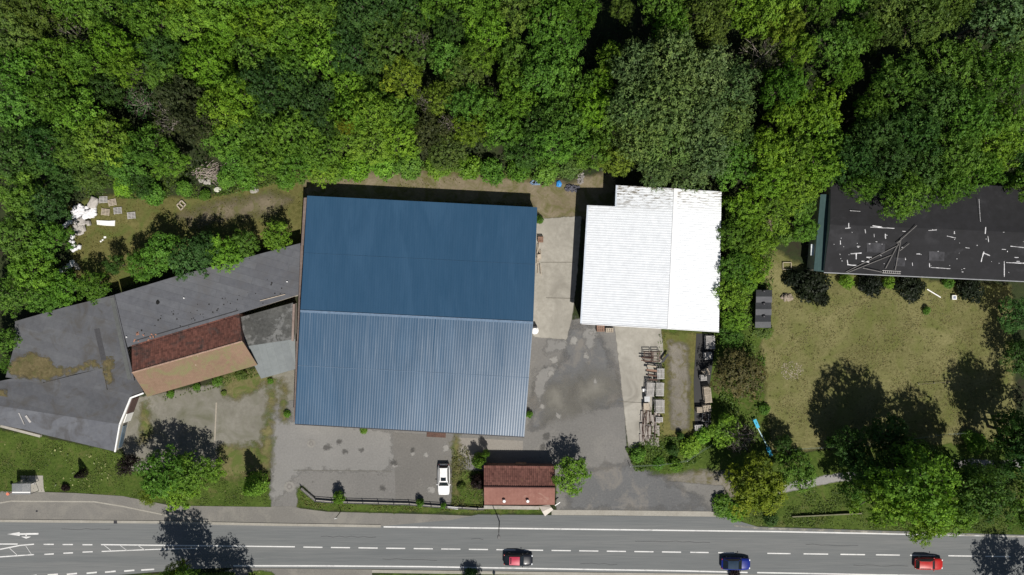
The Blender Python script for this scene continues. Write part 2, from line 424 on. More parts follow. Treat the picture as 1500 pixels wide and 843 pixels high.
G_FLAKE = surf('flaked_asphalt', (0.20, 0.195, 0.182), (0.27, 0.262, 0.245), 5.0, 0.4, bump=0.3, edge=(1.1, 0.25, 2.2))
G_OIL = surf('oil_stain', (0.070, 0.068, 0.064), (0.105, 0.102, 0.096), 4.0, 0.4, bump=0.2, edge=(1.2, 0.5, 1.8))
frr = random.Random(31)
for (x, y, r) in ((605, 666, 6), (624, 667, 6), (654, 657, 8), (578, 683, 5), (632, 717, 8), (812, 528, 9), (806, 548, 7), (840, 500, 9), (858, 522, 6), (795, 596, 7), (818, 610, 6), (872, 560, 6), (866, 488, 5)):
    soft_sheet('flaked_patch', [(x+r*frr.uniform(.5, 1)*math.cos(a), y+r*frr.uniform(.4, .9)*math.sin(a)) for a in (0, 1.1, 2.2, 3.3, 4.3, 5.3)], G_FLAKE, 9.5, 0.22, 0.6)
for (x, y, r) in ((497, 648, 4), (505, 662, 4), (480, 655, 6), (577, 678, 4), (530, 660, 3), (605, 660, 3), (800, 640, 6), (795, 655, 5), (660, 690, 4), (560, 715, 5)):
    soft_sheet('oil_stain', [(x+r*frr.uniform(.5, 1)*math.cos(a), y+r*frr.uniform(.4, .9)*math.sin(a)) for a in (0, 1.1, 2.2, 3.3, 4.3, 5.3)], G_OIL, 10.5, 0.22, 0.6)
# road, pavements, kerbs
def road_y(x): return 0.0135*(x-444)
hard_sheet('road', [(-500, 757), (-50, 762), (560, 771), (660, 762), (700, 754), (1060, 757), (1110, 772), (1300, 778), (1500, 784), (2100, 792), (2100, 860), (1300, 846), (880, 838.5),
                    (545, 834), (330, 832), (280, 834), (180, 842), (60, 853), (-500, 862)], G_ROAD, 7)
hard_sheet('pavement', [(-500, 712), (60, 721), (110, 722.5), (180, 727), (250, 741), (398, 743), (398, 742), (430, 742), (440, 745), (480, 750), (640, 754), (690, 756), (700, 754.5), (660, 762), (560, 771),
                        (-50, 762), (-500, 757)], G_PAVE, 8)
hard_sheet('pavement', [(345, 832.5), (545, 834.5), (545, 920), (300, 920), (330, 836)], G_PAVE, 8)
def strip(pts, w, z0, z1, name, mat):
    mb = MB(); q = [W(*p) for p in pts]
    for a, b in zip(q[:-1], q[1:]):
        d = (b-a).normalized(); nrm = Vector((-d.y, d.x, 0))*w/2
        mb.prism([a+nrm, b+nrm, b-nrm, a-nrm], z0, z1)
    o = mb.build(name, mat); o['kind'] = 'structure'; return o
strip([(-500, 757), (-50, 762.2), (0, 763), (230, 765), (400, 768.5), (558, 770.8)], 0.38, 0.0, 0.12, 'kerb', G_KERB)
strip([(-60, 741), (0, 737), (16, 734.3), (138, 735.2), (180, 742), (236, 753.5), (310, 764.5)], 0.20, 0.0, 0.05, 'kerb', G_KERB)
strip([(808, 751), (900, 751.5), (1062, 753.5)], 0.75, 0.0, 0.05, 'dropped_kerb', G_KERB)
strip([(545, 837), (700, 839), (860, 841), (1040, 843), (1300, 848)], 0.45, 0.0, 0.06, 'kerb', G_KERB)
strip([(1075, 770), (1110, 774), (1300, 780), (1500, 786.5), (2000, 792)], 0.3, 0.0, 0.05, 'kerb', G_CONC)
soft_sheet('grass_verge', [(560, 841), (700, 840.5), (860, 843), (1300, 850), (1700, 860), (1700, 1000), (545, 1000), (545, 846)], G_GRASS, 10)
soft_sheet('grass_verge', [(280, 838), (345, 838), (330, 1000), (150, 1000), (205, 842)], G_GRASS, 10)
soft_sheet('grass_verge', [(352, 838), (395, 836), (404, 843), (395, 870), (350, 870)], G_GRASS, 10)
soft_sheet('grass_verge', [(435, 715), (445, 712), (465, 734), (560, 739), (700, 744), (800, 742), (802, 752), (700, 752), (560, 750), (490, 748), (450, 745), (438, 740)], G_GRASS, 10)
soft_sheet('grass_verge', [(664, 690), (708, 690), (706, 741), (661, 741)], G_GRASS, 11)

TAR = plain('crack_sealant', (0.055, 0.056, 0.058), 0.8)
for (x, y, n, sx) in ((470, 786, 9, 9), (690, 790, 3, 6), (930, 793, 11, 10), (1180, 798, 7, 11), (560, 819, 8, 10), (850, 826, 6, 9), (90, 775, 8, 9), (1250, 828, 8, 10)):
    mm_ = MB(); q0_ = W(x, y)
    for i in range(n):
        q1_ = W(x+sx*(i+1), y+(sx*(i+1))*.014+frr.uniform(-1.2, 1.2)); d_ = (q1_-q0_).normalized(); n_ = Vector((-d_.y, d_.x, 0))*.028; u_ = Vector((0, 0, .004*8.6))
        mm_.quad(q0_-n_+u_, q1_-n_+u_, q1_+n_+u_, q0_+n_+u_); q0_ = q1_
    o_ = mm_.build('road_crack', TAR); o_['kind'] = 'structure'
mk = MB(); Z = 0.004*9.6
def pline(pts, w=0.17):
    q = [W(*p) for p in pts]
    for a, b in zip(q[:-1], q[1:]):
        d = (b-a).normalized(); n = Vector((-d.y, d.x, 0))*w/2; up = Vector((0, 0, Z))
        mk.quad(a-n+up, b-n+up, b+n+up, a+n+up)
def cy(x): return 801.6 + 0.0135*(x-444)
starts = [444.4+40.4*i for i in range(14)]
for x in starts: pline([(x, cy(x)), (x+28, cy(x+28))])
for a, b in ((1011, 1038), (1052, 1077), (1124, 1158), (1177, 1213), (1231, 1267), (1283, 1318), (1333, 1370), (1389, 1426), (1443, 1480), (1497, 1532), (1550, 1590)):
    pline([(a, cy(a)), (b, cy(b))])
pline([(562, 772), (850, 775.5), (1140, 779), (1500, 786.2), (2000, 794)], 0.2)
pline([(342, 829), (480, 829.2), (620, 830.3), (880, 834.7), (1000, 836.5), (1095, 838.8)], 0.2)
pline([(1109, 839), (1300, 842.5), (1700, 850)], 0.2)
pline([(148, 798), (432, 801.2)]); pline([(149, 808), (226, 805), (290, 803.2)], 0.14)
for a in (157, 180, 206): pline([(a-4, 799), (a+6, 807-(a-157)*0.03)], 0.07)
for a, b, y in ((64, 79, 797.6), (92, 107, 797.9), (121, 135.5, 798.2)): pline([(a, y), (b, y)])
for a, b, y0, y1 in ((65, 79, 812.3, 811.6), (93, 107, 810.6, 810), (121, 136, 809, 808.4)): pline([(a, y0), (b, y1)])
pline([(-200, 797), (26, 797.2)]); pline([(-60, 812), (0, 805), (29, 799.2), (50, 797.4)]); pline([(-100, 819), (0, 816), (50, 812.6)])
pline([(14, 803), (26, 814)], 0.07); pline([(38, 800), (46, 812)], 0.07)
for a, b in (((40, 845), (54, 843)), ((70, 842.5), (85, 841.5)), ((98, 841.6), (113, 840.2)), ((127, 840), (142, 838.6)), ((154, 838.4), (169.5, 837)), ((182, 836.8), (197, 835.6)), ((207, 835.3), (226, 834.2))):
    pline([a, b], 0.22)
pline([(29, 782.6), (56.5, 782.1)], 0.24)
def ptri(a, b, c):
    q = [W(*p)+Vector((0, 0, Z)) for p in (a, b, c)]
    if area2(q) < 0: q = q[::-1]
    mk.poly(q)
ptri((10.5, 782.6), (29, 779.6), (29, 785.4)); pline([(38.5, 783.8), (38.5, 787)], 0.2); ptri((31, 786.3), (46, 786.3), (38.5, 789.3))
mo = mk.build('road_marking', PAINT); mo['kind'] = 'structure'

# ------------------------------------------------------------------ roofs and buildings
def slope(name, A, B, Cc, D, nu, nv, zf, mat, parent, tintf=None, skirt=0.14, smooth=False):
    """roof slope: A-B along the eave, D-C along the ridge; zf(u, v) lifts it along its normal (profile of the sheet or tiles)"""
    A, B, Cc, D = map(Vector, (A, B, Cc, D))
    nrm = (B-A).cross(D-A).normalized()
    if nrm.z < 0: nrm = -nrm
    lu, lv = (B-A).length, (D-A).length
    mb = MB()
    us = nu if hasattr(nu, '__len__') else [i/nu for i in range(nu+1)]
    vs = nv if hasattr(nv, '__len__') else [j/nv for j in range(nv+1)]
    for v in vs:
        for u in us:
            p = A.lerp(B, u).lerp(D.lerp(Cc, u), v)
            mb.v.append(tuple(p + nrm*zf(u*lu, v*lv)))
    n = len(us); tint = []
    flip = ((B-A).cross(D-A)).z < 0
    for j in range(len(vs)-1):
        for i in range(n-1):
            q = (j*n+i, j*n+i+1, (j+1)*n+i+1, (j+1)*n+i)
            mb.f.append(q[::-1] if flip else q)
            tint.append(tintf(us[i]*lu, vs[j]*lv) if tintf else 1.0)
    # skirt and underside, so that the sheet has thickness
    m = len(vs)
    ring = [i for i in range(n)] + [j*n+n-1 for j in range(1, m)] + [(m-1)*n+i for i in range(n-2, -1, -1)] + [j*n for j in range(m-2, 0, -1)]
    b0 = len(mb.v)
    for r in ring:
        x, y, z = mb.v[r]; mb.v.append((x, y, z-skirt))
    for k in range(len(ring)):
        l = (k+1) % len(ring)
        mb.f.append((ring[k], b0+k, b0+l, ring[l])); tint.append(1.0)
    if tintf: mb.tint = tint
    mb.smooth = smooth
    return mb.build(name, mat, parent)

def ribs(length, pitch):
    """u positions of a trapezoid sheet"""
    n = max(2, int(length/pitch)); out = []
    for i in range(n):
        for f in (0.0, 0.42, 0.5, 0.92): out.append((i+f)/n)
    return out+[1.0], n

def trapezoid(n, length, h):
    p = length/n
    def f(u, v):
        t = (u/p) % 1.0
        return 0.0 if t < 0.41 or t > 0.9999 else (h if 0.48 < t < 0.91 else (0.0 if t < 0.45 else 0.0))
    return f

def walls(name, loop, mat, parent, z0=-0.1):
    """closed wall ring: loop of world points whose z is the wall's own top"""
    mb = MB(); k = len(loop)
    if area2(loop) < 0: loop = loop[::-1]
    for i in range(k):
        a, b = loop[i], loop[(i+1) % k]
        mb.quad((a.x, a.y, z0), (b.x, b.y, z0), tuple(b), tuple(a))
    return mb.build(name, mat, parent)

def inset(loop, d):
    c = sum((Vector((p.x, p.y, 0)) for p in loop), Vector())/len(loop); out = []
    for p in loop:
        v = Vector((c.x-p.x, c.y-p.y, 0)); out.append(p + v.normalized()*d)
    return out

def flat_roof(name, pts, h, mat, parent, thick=0.25):
    mb = MB(); q = WL(pts, h)
    mb.prism(q, h-thick, h)
    return mb.build(name, mat, parent)

def wall_panel(name, a, b, t0, t1, z0, z1, out, mat, parent, proud=0.03):
    """a flat panel (door, window) on the wall running from a to b, standing proud of it"""
    a, b = Vector((a.x, a.y, 0)), Vector((b.x, b.y, 0)); d = b-a
    p, q = a+d*t0, a+d*t1; n = Vector(out).normalized()
    mid = (p+q)/2 + n*(proud/2) + Vector((0, 0, (z0+z1)/2))
    return MB().box(mid, ((q-p).length, proud, z1-z0), math.atan2(d.y, d.x)).build(name, mat, parent)

# ---- blue warehouse
BLUE = surf('blue_sheet_metal', (0.022, 0.064, 0.120), (0.031, 0.078, 0.141), 1.2, 0.10, c3=(0.033, 0.082, 0.147), rough=0.31, bump=0.0, spec=0.48, stretch=(1, 0.15, 1))
def streaky(m):
    nt = m.node_tree; b = nt.nodes['Principled BSDF']
    n = noise(nt, position(nt, 0, (2.2, 0.06, 1)), 1.0, 5, 0.7)
    n2 = noise(nt, position(nt), 0.09, 3, 0.5)
    r = math_(nt, 'ADD', math_(nt, 'MULTIPLY', n, 0.22), math_(nt, 'MULTIPLY', n2, 0.10))
    nt.links.new(math_(nt, 'ADD', r, 0.155), b.inputs['Roughness'])
streaky(BLUE)
BLUERIDGE = plain('blue_ridge_metal', (0.12, 0.18, 0.26), 0.4, 0, 0.15)
he, hr = 3.85, 5.7
nw, ne, se, sw = W(450, 287, he), W(787, 304, he), W(768, 640, he), W(432, 621, he)
rw, re_ = W(440, 456, hr), W(781, 473, hr)
ctr = (nw+ne+se+sw)/4; base = Vector((ctr.x, ctr.y, 0))
bw = thing('warehouse', 'large warehouse with a blue corrugated metal gable roof beside the concrete lane', 'warehouse', base)
inner = inset([nw, rw, sw, se, re_, ne], 0.35)
inner = [p - Vector((0, 0, 0.12)) for p in inner]
walls('wall', inner, RENDERWALL, bw)
for nm, (a, b, c, d) in (('north', (ne, nw, rw, re_)), ('south', (sw, se, re_, rw))):
    L = (b-a).length; us, n = ribs(L, 0.36)
    rr = random.Random(3); amp = [rr.uniform(-0.012, 0.012) for _ in range(400)]
    tz = trapezoid(n, L, 0.014 if nm == 'north' else 0.011)
    zf = (lambda u, v, tz=tz: tz(u, v)+0.004*math.sin(u*0.55+v*0.21)*math.sin(v*0.45+u*0.05)) if nm == 'north' else \
         (lambda u, v, tz=tz, amp=amp, n=n, L=L: tz(u, v)+1.6*amp[int(u/L*n*0.5) % 400]*max(0, (v-9)/7)+0.014*math.sin(u*0.9+v*0.3)*math.sin(v*0.5))
    slope('roof', a, b, c, d, us, 18, zf, BLUE, bw)
MB().beam(rw+Vector((0, 0, 0.06)), re_+Vector((0, 0, 0.06)), 0.34, 0.05).build('ridge_cap', BLUERIDGE, bw)
g_ = MB()
g_.beam(sw+Vector((0, -0.08, -0.12)), se+Vector((0, -0.08, -0.12)), 0.13, 0.11)
g_.build('gutter', DARKSTEEL, bw)
for (p0, p1, q0_, q1_, t) in ((nw, ne, rw, re_, .5), (sw, se, rw, re_, .52)):
    a, b = p0.lerp(q0_, t)+Vector((0, 0, .034)), p1.lerp(q1_, t)+Vector((0, 0, .034))
    MB().beam(a, b, .05, .012).build('sheet_lap', BLUERIDGE if t > .51 else BLUE, bw)
d0, d1 = inner[3], inner[2]
wall_panel('roller_door', inner[2], inner[3], 0.55, 0.68, 0.05, 3.0, (0, -1, 0), DARKSTEEL, bw)
for t in (0.1, 0.22, 0.34, 0.78, 0.9):
    wall_panel('window', inner[2], inner[3], t, t+0.06, 1.3, 2.4, (0, -1, 0), DARKGLASS, bw)
# low brick strip along the west side
wl = MB()
for (p0, p1, h) in (((445, 290), (441, 360), 3.0), ((440, 360), (435, 500), 3.0), ((434, 500), (430, 618), 2.9)):
    a, b = W(*p0, h), W(*p1, h); e = Vector((0.42, 0.02, 0))
    wl.prism([a, b, b+e, a+e], 0, h)
wl.build('side_wall', surf('dull_brick', (.10, .075, .065), (.19, .15, .135), 3, .4), bw)

# ---- white shed
WHITE = surf('white_sheet_metal', (0.66, 0.67, 0.68), (0.80, 0.81, 0.82), 1.5, 0.12, rough=0.4, bump=0.0, spec=0.4)
def white_dirt():
    m, nt, b = new_mat('white_sheet_metal_dirty')
    p = position(nt)
    n1 = noise(nt, p, 1.2, 6, 0.7)
    sp = nt.nodes.new('ShaderNodeSeparateXYZ'); nt.links.new(p, sp.inputs[0])
    lim = maprange(nt, sp.outputs['Y'], 10.3, 13.2)          # leaf litter under the trees at the north end
    st = noise(nt, position(nt, 0, (0.6, 3.0, 1)), 1.6, 6, 0.75)
    d = math_(nt, 'MULTIPLY', maprange(nt, st, 0.50, 0.58), lim)
    col = mixc(nt, d, ramp(nt, n1, [(0.35, (0.60, 0.625, 0.65)), (0.65, (0.69, 0.715, 0.74))]), (0.13, 0.11, 0.07))
    nt.links.new(col, b.inputs['Base Color']); b.inputs['Roughness'].default_value = 0.42
    return m
WHITED = white_dirt()
he, hr = 4.9, 5.7
a1, a2, a3 = W(904, 272, he), W(1057, 281, he), W(1053, 486, he)
a4, a5 = W(852, 474, he), W(862, 301, he)
r0, r1 = W(990, 276.5, hr), W(980.5, 481.5, hr)
def on(p, q, x):
    t = (x-p.x)/(q.x-p.x); return p.lerp(q, t)
base = Vector(((a4.x+a2.x)/2, (a1.y+a3.y)/2, 0))
ws = thing('storage_shed', 'big shed with bright white corrugated roof and a stepped corner', 'shed', base)
# the west slope is cut: its north end is shorter by the step
t_step = 0.145
ws_r = r0.lerp(r1, t_step)
a5r = W(903, 302.5, he + (hr-he)*(903-862)/(990-862))
loop = [a1, r0, a2, a3, r1, a4, a5, a5r]
lw = [Vector((p.x, p.y, p.z-0.12)) for p in inset(loop, 0.3)]
walls('wall', lw, plain('grey_cladding', (0.20, 0.21, 0.22), 0.6), ws)
def wslope(a, b, c, d):
    L = (d-a).length; us, n = ribs((b-a).length, 0.34)
    return slope('roof', a, b, c, d, us, 6, trapezoid(n, (b-a).length, 0.036), WHITED, ws)
wslope(a4, a5, ws_r, r1)
a1b = Vector((a5r.x, a5r.y, a5r.z))
a1z = Vector((a1.x, a1.y, a5r.z))
wslope(a1b, a1z, r0, ws_r)
wslope(a2, a3, r1, r0)
up = Vector((0, 0, 0.07))
MB().beam(r0+up, r1+up, 0.55, 0.04).build('ridge_cap', WHITE, ws)
tr = MB()
wv = Vector((-0.1, 0, -0.03))
tr.beam(a4+wv, a5+wv, 0.22, 0.14); tr.beam(a1b+wv, a1z+wv, 0.22, 0.14)
tr.build('gutter', plain('gutter_metal', (0.55, 0.60, 0.66), 0.4, 0.3), ws)
vd = MB(); dn = Vector((0, -0.06, 0))
vd.beam(a4+dn, r1+dn, 0.1, 0.18); vd.beam(r1+dn, a3+dn, 0.1, 0.18); vd.build('verge_trim', WHITE, ws)
wall_panel('sliding_door', lw[5], lw[4], 0.12, 0.40, 0.03, 3.6, (0.05, -1, 0), plain('door_steel', (0.16, 0.17, 0.18), 0.5, 0.3), ws)
wall_panel('window', lw[5], lw[4], 0.55, 0.68, 1.6, 2.6, (0.05, -1, 0), DARKGLASS, ws)

# ---- felt-roofed workshop buildings on the left
FELT = surf('grey_roof_felt', (0.082, 0.086, 0.096), (0.128, 0.133, 0.144), 1.5, 0.15, c3=(0.094, 0.094, 0.098), c3w=(0.5, 0.66), rough=0.85, bump=0.25,
            speck=(0.025, 0.025, 0.025), speck_w=(0.735, 0.75), speck_scale=1.1, lines=(0.27, 9.0, 1.05, (0.72, 0.72, 0.72), 0.03))
FELTWEST = surf('mossy_roof_felt', (0.078, 0.081, 0.088), (0.116, 0.120, 0.128), 1.5, 0.2, c3=(0.080, 0.078, 0.076), rough=0.9, bump=0.3,
            lines=(0.27, 9.0, 1.05, (0.84, 0.84, 0.84), 0.02))
FELTSUNLIT = surf('sunlit_roof_felt', (0.100, 0.105, 0.118), (0.142, 0.149, 0.163), 1.5, 0.2, c3=(0.082, 0.082, 0.085), rough=0.85, bump=0.25,
            lines=(-0.17, 9.0, 1.05, (0.85, 0.85, 0.85), 0.02))  # lighter copy of the felt, sun on the south slope put into its colour
MOSS = surf('roof_moss', (0.055, 0.046, 0.018), (0.16, 0.13, 0.065), 2.4, 0.5, c3=(0.08, 0.08, 0.028), bump=1.0, rough=0.95, edge=(3.2, 0.6, 0.9))
h1 = 3.6
east_pts = [(168, 432), (261, 404), (310, 391), (440, 356.5), (437, 432), (352, 459), (193, 506), (187, 509), (181.5, 489)]
west_pts = [(22, 471), (92, 451), (167.4, 432.4), (197, 558), (158, 572), (152, 539.5), (110, 548.5), (66, 560), (8, 553), (20, 510)]
e_base = W(310, 430, 0)
eb = thing('workshop', 'long workshop under a dark grey felt roof beside the blue warehouse', 'workshop', e_base)
walls('wall', inset(WL(east_pts, h1-0.2), 0.2), RENDERWALL, eb)
flat_roof('roof', east_pts, h1, FELT, eb)
pj = MB().beam(W(381, 441, h1)+Vector((0, 0, .08)), W(418, 431.5, h1)+Vector((0, 0, .08)), 0.1, 0.1)
pj.build('roof_batten', WOODPALE, eb)
MB().ball(W(231, 443, h1)+Vector((0, 0, .02)), (0.28, 0.34, 0.1), rough=0.2, rng=R).build('roof_hole', plain('hole_black', (0.004, 0.004, 0.004), 0.9), eb)
for p in ((421, 413), (270, 437), (186, 494)):
    MB().tube(W(*p, h1), W(*p, h1)+Vector((0, 0, 0.25)), 0.09, 0.09, 8).build('vent_pipe', WHITEPAINT, eb)
sm = MB().beam(W(196, 500, h1)+Vector((0, 0, .02)), W(349, 455, h1)+Vector((0, 0, .02)), 0.12, 0.03)
sm.build('shade_line', plain('shade_black', (0.03, 0.03, 0.032), 0.9), eb)  # dark strip painted for the shadow line where the tiled slope meets this roof
rr = random.Random(12); LITTER = plain('dark_litter', (0.015, 0.014, 0.013), 0.9); CLAY = plain('tile_clay', (0.30, 0.15, 0.10), 0.9)
for i in range(46):
    t = rr.random(); px = 215+200*t+rr.uniform(-10, 10); py = 487-58*t+rr.uniform(-22, 10)
    s_ = rr.uniform(0.05, 0.13)
    MB().ball(W(px, py, h1)+Vector((0, 0, 0.01)), (s_, s_*rr.uniform(.7, 1.3), 0.03), 6, 4).build('leaf_clod', LITTER, eb)
for i in range(11):
    px, py = rr.uniform(195, 232), rr.uniform(485, 502)
    MB().box(W(px, py, h1)+Vector((0, 0, 0.03)), (rr.uniform(.2, .5), rr.uniform(.1, .2), 0.05), rr.uniform(0, 3)).build('tile_shard', CLAY, eb)

h2 = 3.3
wb = thing('workshop', 'flat grey felt-roofed building with mossy south edge, at the wood below the sacks', 'workshop', W(95, 505, 0))
walls('wall', inset(WL(west_pts, h2-0.2), 0.2), RENDERWALL, wb)
flat_roof('roof', west_pts, h2, FELTWEST, wb)
mossm = MB()
def soft_part(name, pts, h, mat, parent, res=0.3, pad=1.0, lift=0.012):
    poly = WL(pts, h); xs = [p.x for p in poly]; ys = [p.y for p in poly]
    X = np.arange(min(xs)-pad, max(xs)+pad, res); Y = np.arange(min(ys)-pad, max(ys)+pad, res)
    gx, gy = np.meshgrid(X, Y); P = np.stack([gx.ravel(), gy.ravel()], 1)
    d = signed_dist(P, [(p.x, p.y) for p in poly]); nx = len(X); ny = len(Y)
    idx = np.arange(nx*ny).reshape(ny, nx)
    F = np.stack([idx[:-1, :-1], idx[:-1, 1:], idx[1:, 1:], idx[1:, :-1]], -1).reshape(-1, 4)
    F = F[d[F].max(1) > -pad]; used = np.unique(F); mp = np.full(nx*ny, -1); mp[used] = np.arange(len(used))
    o = ORG[root_of(parent).name]
    me = bpy.data.meshes.new(name)
    me.from_pydata([(x-o.x, y-o.y, h+lift-o.z) for x, y in P[used]], [], mp[F].tolist())
    a = me.attributes.new('edge', 'FLOAT', 'POINT'); a.data.foreach_set('value', d[used].astype(np.float32))
    me.materials.append(mat)
    ob = bpy.data.objects.new(name, me); C.objects.link(ob); ob.parent = parent
    return ob
soft_part('moss', [(16, 532), (44, 517), (64, 522), (78, 536), (104, 541), (135, 531), (146, 536), (108, 545), (66, 557), (14, 550)], h2, MOSS, wb, pad=0.35)
soft_part('moss', [(150, 530), (163, 522), (166, 560), (160, 568)], h2, MOSS, wb, pad=0.3)
MB().beam(W(164, 436, h2)+Vector((0, 0, .03)), W(190, 556, h2)+Vector((0, 0, .03)), 0.55, 0.06).build('roof_upstand', surf('upstand_felt', (0.075, 0.08, 0.078), (0.11, 0.115, 0.11), 2, .3, bump=.2), wb)
MB().box(W(147, 505, h2)+Vector((0, 0, .01)), (0.75, 4.6, 0.02), 0.22).build('felt_patch', plain('patch_felt', (0.05, 0.05, 0.054), 0.9), wb)

lb = thing('workshop', 'low grey felt-roofed building with shallow ridge and white fascia by the lawn', 'workshop', W(90, 600, 0))
hl, hrl = 3.0, 3.5
n_pts = [(-60, 572), (0, 558.5), (61, 545.5), (63.5, 561), (151, 539.5), (156.5, 571.5), (184, 563), (199, 552.5), (211, 576), (192, 583)]
ridge = [(176, 622), (-60, 586)]
s_pts = [(169, 662), (64, 637), (33, 629), (-60, 612)]
mb = MB()
nv = WL(n_pts, hl); rv = WL(ridge, hrl); sv = WL(s_pts, hl)
loop1 = nv + rv
bmn = bmesh.new(); vs = [bmn.verts.new(p) for p in loop1]; f = bmn.faces.new(vs)
vs2 = [bmn.verts.new(p) for p in rv[::-1]+[sv[3], sv[2], sv[1], sv[0]]]
def bm_roof(name, pts, mat, parent, thick=0.2):
    bm = bmesh.new(); o = ORG[root_of(parent).name]
    vs = [bm.verts.new(Vector(p)-o) for p in pts]; lo = [bm.verts.new(Vector(p)-o-Vector((0, 0, thick))) for p in pts]
    f = bm.faces.new(vs)
    k = len(vs)
    for i in range(k): bm.faces.new((vs[i], lo[i], lo[(i+1) % k], vs[(i+1) % k]))
    bmesh.ops.triangulate(bm, faces=[f])
    bmesh.ops.recalc_face_normals(bm, faces=bm.faces[:])
    me = bpy.data.meshes.new(name); bm.to_mesh(me); bm.free(); me.materials.append(mat)
    ob = bpy.data.objects.new(name, me); C.objects.link(ob); ob.parent = parent; return ob
bmn.free()
bm_roof('roof', loop1, FELTWEST, lb)
bm_roof('roof', [rv[1], rv[0], sv[0], sv[1], sv[2], sv[3]], FELTSUNLIT, lb)
wloop = [Vector((p.x, p.y, p.z-0.2)) for p in nv+[rv[0]]+sv]
walls('wall', inset(wloop, 0.12), RENDERWALL, lb)
fc = MB(); zz = Vector((0, 0, 0.06))
fc.beam(nv[-2]+zz, nv[-1]+zz, 0.22, 0.3); fc.beam(nv[-1]+zz, rv[0]+zz, 0.24, 0.3); fc.beam(rv[0]+zz, sv[0]+zz, 0.18, 0.3)
fc.build('fascia', WHITEPAINT, lb)
wall_panel('garage_door', nv[-1], rv[0], 0.06, 0.62, 0.05, 2.5, (0.95, 0.1, 0), plain('brown_door', (0.09, 0.055, 0.05), 0.7), lb, 0.12)
wall_panel('garage_door', nv[-1], rv[0], 0.64, 0.98, 0.05, 2.5, (0.95, 0.1, 0), WHITEPAINT, lb, 0.12)
wall_panel('window', rv[0], sv[0], 0.1, 0.9, 1.0, 2.3, (0.98, 0, 0), plain('blue_glass', (0.12, 0.17, 0.22), 0.2), lb, 0.1)
soft_part('moss', [(-5, 570), (10, 575), (12, 592), (-5, 592)], 3.28, MOSS, lb, pad=0.2, lift=0.05)
bt = MB()
bt.beam(W(28, 605, 3.4)+zz, W(36, 622, 3.2)+zz, 0.14, 0.1); bt.beam(W(38, 609, 3.4)+zz, W(45, 619, 3.2)+zz, 0.3, 0.06)
bt.build('roof_plank', WOODGREY, lb)
sw_ = MB().beam(W(2, 624, 0.5), W(60, 639, 0.5), 0.35, 0.6); o = sw_.build('retaining_wall', CONCRETE)
tag(o, 'low pale stone kerb wall along the mossy edge of the bottom left lawn', 'wall')

# ---- long tiled shed with an orange south slope
TILE = surf('red_pantile', (0.085, 0.036, 0.028), (0.165, 0.070, 0.052), 2.5, 0.3, c3=(0.06, 0.040, 0.035), rough=0.85, bump=0.2, tint=True)
ORANGE = surf('orange_sheet_roof', (0.165, 0.108, 0.072), (0.230, 0.152, 0.104), 2.5, 0.22, c3=(0.165, 0.160, 0.074), c3w=(0.50, 0.64), rough=0.85, bump=0.2,
              speck=(0.40, 0.30, 0.25), speck_w=(0.74, 0.78), speck_scale=1.6)
def tiles(w=0.3, c=0.34):
    def f(u, v):
        return 0.075*(1-((v/c) % 1.0)) + 0.030*math.cos(2*math.pi*u/w)
    return f
def tile_tint(w, c, lo=0.7, hi=1.3):
    def f(u, v):
        rr = random.Random(int(u/w)*7919+int(v/c+0.01)*104729); return rr.uniform(lo, hi)
    return f
def course_v(length, c):
    out = []; n = max(2, int(length/c))
    for i in range(n):
        out += [(i+0.0)*c/length, (i+0.93)*c/length]
    return [x for x in out if x < 0.999]+[1.0]
n0, n1_ = W(193, 506, 3.4), W(350.5, 459, 3.4)
q0, q1 = W(193.5, 546, 4.9), W(355, 500, 4.9)
s0, s1 = W(216, 581.5, 2.8), W(377, 535, 2.8)
ts = thing('tiled_shed', 'long shed with dark red tiles and a mossy orange south slope', 'shed', W(275, 525, 0))
walls('wall', [Vector((p.x, p.y, p.z-0.15)) for p in inset([n0, n1_, q1, s1, s0, q0], 0.2)], BRICKWALL, ts)
L = (n1_-n0).length; Lv = (q0-n0).length
slope('roof', n1_, n0, q0, q1, int(L/0.075), course_v(Lv, 0.36), tiles(0.3, 0.36), TILE, ts, tile_tint(0.3, 0.36))
L = (s1-s0).length
slope('roof', s0, s1, q1, q0, int(L/0.06), 6, lambda u, v: 0.02*math.cos(2*math.pi*u/0.24), ORANGE, ts)
MB().tube(q0+Vector((0, 0, .04)), q1+Vector((0, 0, .04)), 0.13, 0.13, 8).build('ridge_tiles', plain('pale_mortar', (0.30, 0.20, 0.15), 0.9, 0, 0.3, 4), ts)
# ---- small sheet-roofed lean-to between the tiled shed and the warehouse
SLATE = surf('mossy_dark_slate', (0.055, 0.056, 0.052), (0.12, 0.122, 0.115), 2.0, 0.3, c3=(0.17, 0.172, 0.165), c3w=(0.52, 0.58), rough=0.9, bump=0.4, lines=(0.26, 1.2, 0.6, (0.75, 0.75, 0.75), 0.02))
PALESHEET = surf('pale_grey_sheet', (0.155, 0.172, 0.172), (0.20, 0.22, 0.22), 1.5, 0.2, rough=0.7, bump=0.1, lines=(1.33, 6.0, 1.1, (0.7, 0.7, 0.7), 0.015))
ln = thing('lean_to', 'small grey shed with mossy slate north slope and pale sheet south slope', 'shed', W(395, 500, 0))
b0, b1 = W(352, 465, 2.5), W(430, 443.5, 2.5); m0, m1 = W(358, 508, 3.1), W(432, 497, 3.1); c0, c1 = W(382.5, 555, 2.5), W(433, 541, 2.5)
walls('wall', [Vector((p.x, p.y, p.z-0.1)) for p in inset([b0, b1, m1, c1, c0, m0], 0.15)], RENDERWALL, ln)
slope('roof', b1, b0, m0, m1, 24, 12, lambda u, v: 0.02*((v/0.6) % 1.0), SLATE, ln)
slope('roof', c0, c1, m1, m0, 20, 3, lambda u, v: 0.0, PALESHEET, ln)
